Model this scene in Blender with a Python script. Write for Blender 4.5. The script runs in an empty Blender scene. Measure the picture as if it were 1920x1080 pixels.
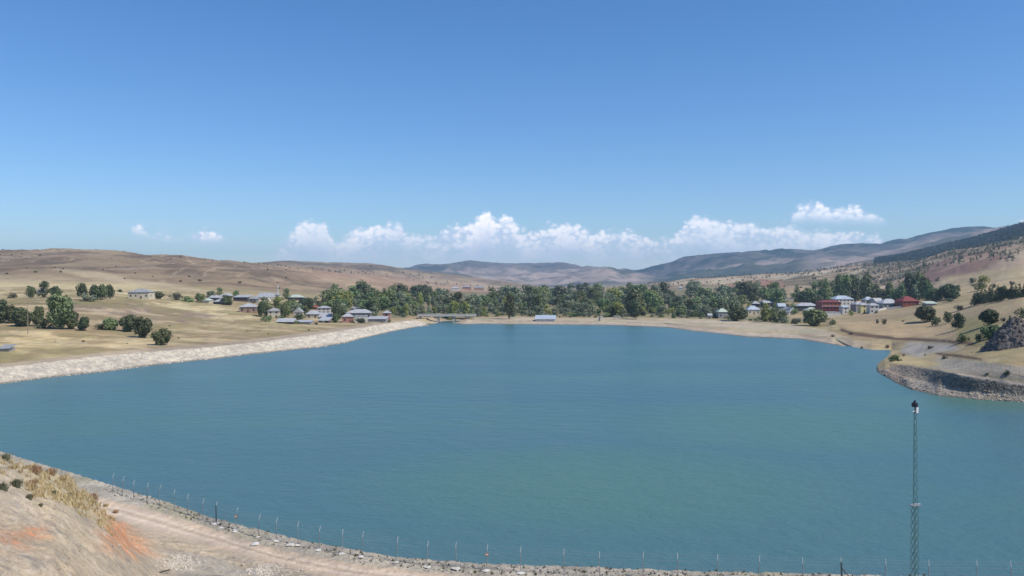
import bpy, math, random
import numpy as np
from mathutils import Vector, Matrix
random.seed(7)
RNG = np.random.default_rng(11)
scene = bpy.context.scene
COL = scene.collection
R = math.radians

# ---------------------------------------------------------------- camera
EYE = 26.0            # metres above the water
FPX = 1500.0          # focal length in pixels of the 1920 px wide photograph
HOR = 535.0           # image row of the horizon
cam_d = bpy.data.cameras.new('camera')
cam = bpy.data.objects.new('camera', cam_d); COL.objects.link(cam)
cam.location = (0, 0, EYE)
cam.rotation_euler = (R(90) - math.atan((540 - HOR) / FPX), 0, 0)
cam_d.sensor_width = 36; cam_d.lens = FPX / 1920 * 36
cam_d.clip_start = 0.3; cam_d.clip_end = 40000
scene.camera = cam

# ---------------------------------------------------------------- light
SUN_EL, SUN_AZ = R(52), R(118)      # azimuth clockwise from +Y (straight ahead)
sun_dir = Vector((math.sin(SUN_AZ) * math.cos(SUN_EL), math.cos(SUN_AZ) * math.cos(SUN_EL), math.sin(SUN_EL)))
sd = bpy.data.lights.new('sun', 'SUN'); sd.energy = 4.4; sd.angle = R(0.55); sd.color = (1.0, 0.935, 0.83)
so = bpy.data.objects.new('sun', sd); COL.objects.link(so)
so.rotation_euler = sun_dir.to_track_quat('Z', 'Y').to_euler()
scene.view_settings.view_transform = 'Standard'; scene.view_settings.look = 'None'
scene.view_settings.exposure = 0.0; scene.view_settings.gamma = 1.0
scene.cycles.use_denoising = True
scene.cycles.max_bounces = 5; scene.cycles.diffuse_bounces = 2; scene.cycles.glossy_bounces = 2
scene.cycles.volume_bounces = 0; scene.cycles.transparent_max_bounces = 8

def N(nt, typ, **kw):
    n = nt.nodes.new(typ)
    for k, v in kw.items():
        if k.startswith('i_'):
            n.inputs[k[2:].replace('_', ' ')].default_value = v
        else:
            setattr(n, k, v)
    return n

class MathNodes:
    def __init__(s, nt): s.nt = nt
    def __call__(s, op, a, b=0.0, c=None, clamp=False):
        n = s.nt.nodes.new('ShaderNodeMath'); n.operation = op; n.use_clamp = clamp
        for i, v in enumerate((a, b) if c is None else (a, b, c)):
            if isinstance(v, (int, float)): n.inputs[i].default_value = v
            else: s.nt.links.new(v, n.inputs[i])
        return n.outputs[0]
    def ramp(s, v, lo, hi):
        n = s.nt.nodes.new('ShaderNodeMapRange'); n.interpolation_type = 'SMOOTHSTEP'
        s.nt.links.new(v, n.inputs[0])
        for i, q in ((1, lo), (2, hi)): 
            if isinstance(q, (int, float)): n.inputs[i].default_value = q
            else: s.nt.links.new(q, n.inputs[i])
        n.inputs[3].default_value = 0; n.inputs[4].default_value = 1
        return n.outputs[0]

# ---------------------------------------------------------------- sky with a bank of cumulus low over the hills
world = bpy.data.worlds.new('World'); scene.world = world; world.use_nodes = True
wt = world.node_tree; wt.nodes.clear(); L = wt.links.new
M_ = MathNodes(wt)
sky = N(wt, 'ShaderNodeTexSky', sky_type='NISHITA', sun_disc=False, sun_elevation=SUN_EL, sun_rotation=SUN_AZ,
        altitude=600, air_density=1.0, dust_density=0.25, ozone_density=4.0)
bg = N(wt, 'ShaderNodeBackground'); bg.inputs[1].default_value = 0.148
deep = N(wt, 'ShaderNodeHueSaturation'); deep.inputs['Saturation'].default_value = 1.24; deep.inputs['Hue'].default_value = 0.505; L(sky.outputs[0], deep.inputs['Color']); L(deep.outputs[0], bg.inputs[0])
tc = N(wt, 'ShaderNodeTexCoord'); sep = N(wt, 'ShaderNodeSeparateXYZ'); L(tc.outputs['Generated'], sep.inputs[0])
az = M_('ARCTAN2', sep.outputs[0], sep.outputs[1])            # bearing
el = M_('ARCTAN2', sep.outputs[2], M_('SQRT', M_('ADD', M_('MULTIPLY', sep.outputs[0], sep.outputs[0]), M_('MULTIPLY', sep.outputs[1], sep.outputs[1]))))
elm = M_('MULTIPLY', el, 1000.0)                              # elevation in thousandths of a radian
azm = M_('MULTIPLY', az, 1000.0)
def azi(px): return 1000 * math.atan((px - 960) / FPX)
def ele(px, py): return 1000 * math.atan((HOR - py) / FPX * math.cos(azi(px) / 1000))
AZ0, AZ1, EH = -700.0, 700.0, 140.0
an = N(wt, 'ShaderNodeMapRange'); L(azm, an.inputs[0]); an.inputs[1].default_value = AZ0; an.inputs[2].default_value = AZ1
def envelope(pts, pyval=True):
    n = N(wt, 'ShaderNodeFloatCurve'); c = n.mapping.curves[0]
    P = [((azi(px) - AZ0) / (AZ1 - AZ0), (ele(px, v) / EH if pyval else v)) for px, v in pts]
    P = [(0.0, P[0][1])] + P + [(1.0, P[-1][1])]
    c.points[0].location = P[0]; c.points[1].location = P[-1]
    for q in P[1:-1]: c.points.new(*q)
    for q in c.points: q.handle_type = 'AUTO'
    n.mapping.update(); L(an.outputs[0], n.inputs['Value'])
    return M_('MULTIPLY', n.outputs[0], EH) if pyval else n.outputs[0]
comb = N(wt, 'ShaderNodeCombineXYZ'); L(azm, comb.inputs[0]); L(M_('MULTIPLY', elm, 1.25), comb.inputs[1])
def wnoise(scale, detail=5.0, rough=0.6, off=0.0):
    n = N(wt, 'ShaderNodeTexNoise', noise_dimensions='3D'); n.inputs['Scale'].default_value = scale
    n.inputs['Detail'].default_value = detail; n.inputs['Roughness'].default_value = rough
    m = N(wt, 'ShaderNodeVectorMath', operation='ADD'); m.inputs[1].default_value = (off, off * 0.3, off)
    L(comb.outputs[0], m.inputs[0]); L(m.outputs[0], n.inputs['Vector']); return n.outputs[0]
warp = N(wt, 'ShaderNodeTexVoronoi', feature='SMOOTH_F1'); warp.inputs['Scale'].default_value = 0.062; warp.inputs['Smoothness'].default_value = 0.35
L(comb.outputs[0], warp.inputs['Vector'])
puff = N(wt, 'ShaderNodeTexVoronoi', feature='SMOOTH_F1'); puff.inputs['Scale'].default_value = 0.14; puff.inputs['Smoothness'].default_value = 0.4
wv = N(wt, 'ShaderNodeVectorMath', operation='ADD'); nz = N(wt, 'ShaderNodeTexNoise'); nz.inputs['Scale'].default_value = 0.08
nz.inputs['Detail'].default_value = 3; L(comb.outputs[0], nz.inputs['Vector'])
sc_ = N(wt, 'ShaderNodeVectorMath', operation='SCALE'); sc_.inputs['Scale'].default_value = 9.0; L(nz.outputs[1], sc_.inputs[0])
L(comb.outputs[0], wv.inputs[0]); L(sc_.outputs[0], wv.inputs[1]); L(wv.outputs[0], puff.inputs['Vector'])
fine = wnoise(0.16, 5, 0.62); broad = wnoise(0.035, 4, 0.55, 40.0)
# cauliflower edge: lobes of two sizes plus fine fraying
edge = M_('ADD', M_('MULTIPLY', M_('SUBTRACT', 0.5, warp.outputs[0]), 9.0), M_('ADD', M_('MULTIPLY', M_('SUBTRACT', 0.45, puff.outputs[0]), 9.0), M_('MULTIPLY', M_('SUBTRACT', fine, 0.5), 8.0)))
def layer(top, bot, weight, soft_top, soft_bot):
    t = envelope(top); w = envelope(weight, False)
    d = M_('SUBTRACT', M_('ADD', t, edge), elm)
    m = M_.ramp(d, 0.0, soft_top)
    if bot is not None:
        b = envelope(bot)
        m = M_('MULTIPLY', m, M_.ramp(M_('SUBTRACT', elm, b), -soft_bot, soft_bot))
    m = M_('MULTIPLY', m, w)
    lit = M_('SUBTRACT', 1.0, M_.ramp(d, 6.0, 58.0))           # the crowns catch the sun, the base is grey
    return m, lit, d
top1 = [(440, 500), (500, 475), (530, 448), (552, 424), (580, 406), (612, 414), (632, 440), (650, 432), (690, 418), (725, 410), (745, 412), (765, 428), (800, 436), (838, 420), (860, 418),
        (885, 412), (900, 396), (915, 389), (932, 404), (947, 395), (963, 402), (985, 426), (1020, 420), (1050, 412), (1090, 420), (1115, 430), (1150, 422), (1205, 432), (1240, 440),
        (1275, 425), (1290, 404), (1330, 398), (1352, 402), (1380, 410), (1405, 404), (1440, 418), (1480, 414), (1510, 424), (1560, 426), (1620, 432), (1650, 438), (1668, 462), (1700, 500)]
w1 = [(460, 0.0), (520, 0.6), (560, 0.85), (620, 0.8), (690, 0.95), (760, 0.75), (840, 0.95), (900, 1.0), (1000, 0.95), (1150, 0.9), (1240, 0.85), (1300, 0.85), (1400, 0.85), (1500, 0.8), (1600, 0.85), (1650, 0.8), (1680, 0.0)]
m1, l1, d1 = layer(top1, None, w1, 11.0, 5.0)
top2 = [(1460, 420), (1485, 398), (1505, 376), (1526, 369), (1550, 382), (1600, 384), (1640, 392), (1662, 406), (1680, 420)]
bot2 = [(1470, 412), (1662, 414)]
m2, l2, d2 = layer(top2, bot2, [(1465, 0), (1490, 0.85), (1650, 0.85), (1672, 0)], 10.0, 10.0)
top3 = [(240, 430), (258, 417), (285, 428), (320, 432), (338, 436), (348, 440), (360, 430), (385, 424), (410, 428), (425, 440)]
bot3 = [(240, 436), (300, 446), (338, 452), (420, 450)]
m3, l3, d3 = layer(top3, bot3, [(235, 0), (258, 0.95), (320, 0.9), (345, 0.6), (370, 1.0), (410, 1.0), (430, 0)], 11.0, 8.0)
top4 = [(1880, 430), (1900, 414), (1930, 408), (1990, 405), (2060, 425)]
m4, l4, d4 = layer(top4, None, [(1870, 0), (1895, 0.7), (2020, 0.7), (2070, 0)], 6.0, 6.0)
# veil: the bank melts into the bright air at its foot
foot = M_.ramp(M_('ADD', elm, M_('MULTIPLY', M_('SUBTRACT', broad, 0.5), 60.0)), 8.0, 62.0)
m1 = M_('MULTIPLY', m1, M_('ADD', 0.42, M_('MULTIPLY', 0.58, foot)))
body = M_('ADD', 0.68, M_('MULTIPLY', 0.32, M_.ramp(M_('ADD', M_('MULTIPLY', M_('SUBTRACT', 0.6, puff.outputs[0]), 0.8), M_('MULTIPLY', broad, 0.9)), 0.32, 0.72)))
mask = M_('MAXIMUM', M_('MAXIMUM', m1, m2), M_('MAXIMUM', m3, m4))
mask = M_('MULTIPLY', M_('MULTIPLY', mask, body), M_.ramp(sep.outputs[1], 0.0, 0.2), clamp=True)
lit = M_('MAXIMUM', M_('MULTIPLY', l1, m1), M_('MAXIMUM', M_('MULTIPLY', l2, m2), M_('MAXIMUM', M_('MULTIPLY', l3, m3), M_('MULTIPLY', l4, m4))))
lit = M_('MULTIPLY', lit, M_.ramp(M_('SUBTRACT', M_('ADD', broad, M_('MULTIPLY', fine, 0.5)), M_('MULTIPLY', puff.outputs[0], 0.35)), 0.38, 0.66), clamp=True)
mixc = N(wt, 'ShaderNodeMix', data_type='RGBA'); L(lit, mixc.inputs[0])
mixc.inputs[6].default_value = (0.56, 0.62, 0.78, 1); mixc.inputs[7].default_value = (1.0, 0.96, 0.96, 1)
bgc = N(wt, 'ShaderNodeBackground'); L(mixc.outputs[2], bgc.inputs[0]); bgc.inputs[1].default_value = 1.55
ms = N(wt, 'ShaderNodeMixShader'); L(mask, ms.inputs[0]); L(bg.outputs[0], ms.inputs[1]); L(bgc.outputs[0], ms.inputs[2])
wo = N(wt, 'ShaderNodeOutputWorld'); L(ms.outputs[0], wo.inputs[0])

# ---------------------------------------------------------------- tags and mesh helpers
def tag(o, label=None, cat=None, group=None, kind=None):
    if label: o['label'] = label
    if cat: o['category'] = cat
    if group: o['group'] = group
    if kind: o['kind'] = kind
    return o
def link(name, me, mat=None, parent=None, loc=(0, 0, 0), rz=0.0):
    o = bpy.data.objects.new(name, me); COL.objects.link(o)
    if mat is not None and not me.materials: me.materials.append(mat)
    o.location = loc; o.rotation_euler = (0, 0, rz)
    if parent is not None: o.parent = parent
    return o
def empty(name, loc, rz=0.0, label=None, cat=None, group=None):
    o = bpy.data.objects.new(name, None); COL.objects.link(o); o.location = loc; o.rotation_euler = (0, 0, rz)
    o.empty_display_size = 0.5
    return tag(o, label, cat, group)
def pymesh(name, v, f, smooth=False):
    me = bpy.data.meshes.new(name); me.from_pydata(v, [], f); me.update()
    if smooth: me.polygons.foreach_set('use_smooth', np.ones(len(f), dtype=bool))
    return me
def fastmesh(name, v, f, smooth=False):            # v (n,3) array, f (m,k) array, k constant
    me = bpy.data.meshes.new(name); v = np.asarray(v, dtype=np.float32); f = np.asarray(f, dtype=np.int32)
    k = f.shape[1]
    me.vertices.add(len(v)); me.vertices.foreach_set('co', v.ravel())
    me.loops.add(f.size); me.loops.foreach_set('vertex_index', f.ravel())
    me.polygons.add(len(f)); me.polygons.foreach_set('loop_start', np.arange(len(f), dtype=np.int32) * k)
    me.polygons.foreach_set('use_smooth', np.full(len(f), smooth, dtype=bool))
    me.update(calc_edges=True); return me
class MB:
    def __init__(s): s.v = []; s.f = []
    def poly(s, pts, faces):
        b = len(s.v); s.v += [tuple(p) for p in pts]; s.f += [tuple(b + i for i in q) for q in faces]; return s
    def box(s, x0, x1, y0, y1, z0, z1):
        return s.poly([(x0, y0, z0), (x1, y0, z0), (x1, y1, z0), (x0, y1, z0), (x0, y0, z1), (x1, y0, z1), (x1, y1, z1), (x0, y1, z1)],
                      [(0, 3, 2, 1), (4, 5, 6, 7), (0, 1, 5, 4), (1, 2, 6, 5), (2, 3, 7, 6), (3, 0, 4, 7)])
    def tube(s, a, b, ra, rb=None, n=6):
        a = Vector(a); b = Vector(b); rb = ra if rb is None else rb
        d = (b - a).normalized(); u = d.orthogonal().normalized(); w = d.cross(u)
        pts = [a + (u * math.cos(2 * math.pi * i / n) + w * math.sin(2 * math.pi * i / n)) * ra for i in range(n)]
        pts += [b + (u * math.cos(2 * math.pi * i / n) + w * math.sin(2 * math.pi * i / n)) * rb for i in range(n)]
        return s.poly(pts, [(i, (i + 1) % n, n + (i + 1) % n, n + i) for i in range(n)] + [tuple(range(n - 1, -1, -1)), tuple(range(n, 2 * n))])
    def mesh(s, name, smooth=False): return pymesh(name, s.v, s.f, smooth)
    def build(s, name, mat, parent=None, loc=(0, 0, 0), rz=0.0, smooth=False):
        return link(name, s.mesh(name, smooth), mat, parent, loc, rz)

# ---------------------------------------------------------------- numpy noise
def _h(ix, iy, seed):
    n = (ix.astype(np.int64) * 374761393 + iy.astype(np.int64) * 668265263 + seed * 1442695041) & 0xffffffff
    n = ((n ^ (n >> 13)) * 1274126177) & 0xffffffff
    return ((n ^ (n >> 16)) & 0xffff) / 65535.0
def vnoise(x, y, seed=0):
    ix = np.floor(x); iy = np.floor(y); fx = x - ix; fy = y - iy
    fx = fx * fx * (3 - 2 * fx); fy = fy * fy * (3 - 2 * fy)
    a = _h(ix, iy, seed); b = _h(ix + 1, iy, seed); c = _h(ix, iy + 1, seed); d = _h(ix + 1, iy + 1, seed)
    return (a + (b - a) * fx) * (1 - fy) + (c + (d - c) * fx) * fy
def fbm(x, y, octv=4, seed=0, gain=0.5):
    s = 0; a = 1; t = 0
    for i in range(octv):
        s = s + a * vnoise(x * 2 ** i + 17.3 * i, y * 2 ** i - 9.1 * i, seed + i); t += a; a *= gain
    return s / t
def sstep(v, a, b):
    t = np.clip((v - a) / (b - a), 0, 1); return t * t * (3 - 2 * t)

# ---------------------------------------------------------------- materials
def mat(name, color, rough=0.85, noise=0.0, nscale=1.0, bump=0.0, bscale=5.0, metal=0.0, objrand=0.0, spec=0.3, color2=None):
    m = bpy.data.materials.new(name); m.use_nodes = True; nt = m.node_tree; b = nt.nodes['Principled BSDF']
    b.inputs['Roughness'].default_value = rough; b.inputs['Metallic'].default_value = metal
    b.inputs['Specular IOR Level'].default_value = spec
    lk = nt.links.new; mm = MathNodes(nt)
    co = N(nt, 'ShaderNodeTexCoord')
    mix = N(nt, 'ShaderNodeMix', data_type='RGBA')
    c2 = color2 or tuple(c * 0.62 for c in color)
    mix.inputs[6].default_value = (*color, 1); mix.inputs[7].default_value = (*c2, 1)
    n1 = N(nt, 'ShaderNodeTexNoise'); n1.inputs['Scale'].default_value = nscale; n1.inputs['Detail'].default_value = 4
    lk(co.outputs['Object'], n1.inputs['Vector'])
    fac = mm('MULTIPLY', mm.ramp(n1.outputs[0], 0.35, 0.68), noise)
    lk(fac, mix.inputs[0])
    out = mix.outputs[2]
    if objrand:
        oi = N(nt, 'ShaderNodeObjectInfo'); hs = N(nt, 'ShaderNodeHueSaturation')
        lk(mm('ADD', 0.5 - objrand * 0.06, mm('MULTIPLY', oi.outputs['Random'], objrand * 0.12)), hs.inputs['Hue'])
        r2 = mm('FRACT', mm('MULTIPLY', oi.outputs['Random'], 17.3))
        lk(mm('ADD', 1 - objrand * 0.5, mm('MULTIPLY', r2, objrand)), hs.inputs['Value'])
        lk(out, hs.inputs['Color']); out = hs.outputs[0]
    lk(out, b.inputs['Base Color'])
    if bump:
        n2 = N(nt, 'ShaderNodeTexNoise'); n2.inputs['Scale'].default_value = bscale; n2.inputs['Detail'].default_value = 5
        lk(co.outputs['Object'], n2.inputs['Vector'])
        bp = N(nt, 'ShaderNodeBump'); bp.inputs['Strength'].default_value = 0.8; bp.inputs['Distance'].default_value = bump
        lk(n2.outputs[0], bp.inputs['Height']); lk(bp.outputs[0], b.inputs['Normal'])
    return m
def leaf_mat(name, c1, c2, objrand=0.5):
    m = mat(name, c1, 0.6, 1.0, 0.35, objrand=objrand, spec=0.25, color2=c2)
    return m
LEAF_DARK = leaf_mat('leaves_dark_green', (0.115, 0.135, 0.058), (0.068, 0.090, 0.042), 0.5)
LEAF_MID = leaf_mat('leaves_mid_green', (0.201, 0.251, 0.101), (0.117, 0.165, 0.072), 0.5)
LEAF_GREY = leaf_mat('leaves_grey_green', (0.251, 0.282, 0.171), (0.151, 0.185, 0.111), 0.45)
LEAF_YEL = leaf_mat('leaves_yellow_green', (0.312, 0.332, 0.090), (0.181, 0.221, 0.071), 0.3)
LEAF_SCRUB = leaf_mat('leaves_scrub', (0.140, 0.140, 0.083), (0.091, 0.099, 0.058), 0.5)
LEAF_FOREST = mat('forest_leaves', (0.060, 0.080, 0.045), 0.8, 0.7, 0.004, color2=(0.045, 0.058, 0.034))
BARK = mat('bark', (0.13, 0.10, 0.075), 0.9, 0.6, 3.0)
DRYSTEM = mat('dry_stems', (0.56, 0.45, 0.25), 0.9, 0.8, 0.7, color2=(0.38, 0.27, 0.13))
REDSTEM = mat('russet_stems', (0.44, 0.29, 0.17), 0.9, 0.8, 2.5, color2=(0.26, 0.15, 0.08))
ROCK_LIGHT = mat('pale_limestone', (0.59, 0.53, 0.43), 0.9, 0.9, 0.25, 0.05, 6.0, color2=(0.42, 0.36, 0.29))
ROCK_GREY = mat('grey_stone', (0.42, 0.38, 0.31), 0.9, 0.9, 1.7, 0.03, 9.0, color2=(0.21, 0.20, 0.18))
ROCK_TAN = mat('tan_stone', (0.44, 0.37, 0.28), 0.95, 0.9, 0.8, color2=(0.25, 0.21, 0.16))
ROCK_MID = mat('brown_grey_gravel', (0.32, 0.275, 0.22), 0.9, 0.9, 1.0, color2=(0.12, 0.105, 0.09))
ROCK_DARK = mat('dark_basalt', (0.100, 0.086, 0.074), 0.9, 0.9, 0.6, 0.05, 4.0, color2=(0.19, 0.165, 0.14), spec=0.15)
CONC = mat('concrete', (0.48, 0.46, 0.43), 0.9, 0.6, 1.3, 0.01, 10.0)
CONC_WHITE = mat('pale_concrete', (0.62, 0.59, 0.53), 0.9, 0.5, 3.0, 0.01, 12.0)
WALL_WHITE = mat('white_render', (0.63, 0.60, 0.54), 0.85, 0.45, 0.6)
WALL_CREAM = mat('cream_render', (0.62, 0.55, 0.42), 0.85, 0.45, 0.6)
WALL_GREY = mat('grey_render', (0.34, 0.33, 0.31), 0.9, 0.5, 0.6)
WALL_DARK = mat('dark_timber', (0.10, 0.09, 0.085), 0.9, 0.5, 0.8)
WALL_BRICK = mat('pink_brick', (0.42, 0.22, 0.17), 0.9, 0.6, 1.2)
WALL_RED = mat('red_paint', (0.26, 0.085, 0.06), 0.6, 0.4, 0.5)
WALL_YEL = mat('yellow_render', (0.68, 0.60, 0.28), 0.85, 0.3, 0.6)
WALL_BROWN = mat('brown_render', (0.36, 0.25, 0.18), 0.9, 0.5, 0.7)
ROOF_TIN = mat('galvanised_roof', (0.46, 0.46, 0.46), 0.5, 0.5, 0.5, spec=0.5, color2=(0.31, 0.30, 0.29))
ROOF_BLUE = mat('pale_blue_roof', (0.44, 0.50, 0.56), 0.5, 0.5, 0.5, spec=0.5)
ROOF_DULL = mat('weathered_tin_roof', (0.34, 0.34, 0.34), 0.7, 0.7, 0.5)
ROOF_GREEN = mat('pale_green_roof', (0.50, 0.56, 0.46), 0.6, 0.5, 0.5)
ROOF_RED = mat('red_roof', (0.38, 0.10, 0.07), 0.6, 0.4, 0.6)
ROOF_MAROON = mat('maroon_roof', (0.23, 0.055, 0.045), 0.6, 0.4, 0.6)
GLASS = mat('window_glass', (0.035, 0.042, 0.055), 0.12, spec=0.6)
DOORM = mat('door_wood', (0.16, 0.09, 0.05), 0.7, 0.5, 2.0)
STEEL = mat('galvanised_steel', (0.32, 0.34, 0.35), 0.5, 0.4, 4.0, metal=0.3)
STEEL_DARK = mat('weathered_steel', (0.075, 0.085, 0.085), 0.6, 0.5, 4.0)
MAST_GREEN = mat('dark_green_mast_paint', (0.075, 0.15, 0.13), 0.55, 0.4, 3.0)
WHITE_PAINT = mat('white_paint', (0.80, 0.80, 0.79), 0.5, 0.2, 3.0)
BLACK = mat('black_housing', (0.03, 0.03, 0.045), 0.5)
WOOD = mat('weathered_wood', (0.30, 0.25, 0.19), 0.9, 0.6, 2.0)
ARM = mat('pale_galvanised_arm', (0.46, 0.50, 0.50), 0.5, 0.3, 5.0)
SIGN_RED = mat('faded_red_sign', (0.36, 0.20, 0.15), 0.6, 0.4, 6.0)

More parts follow.
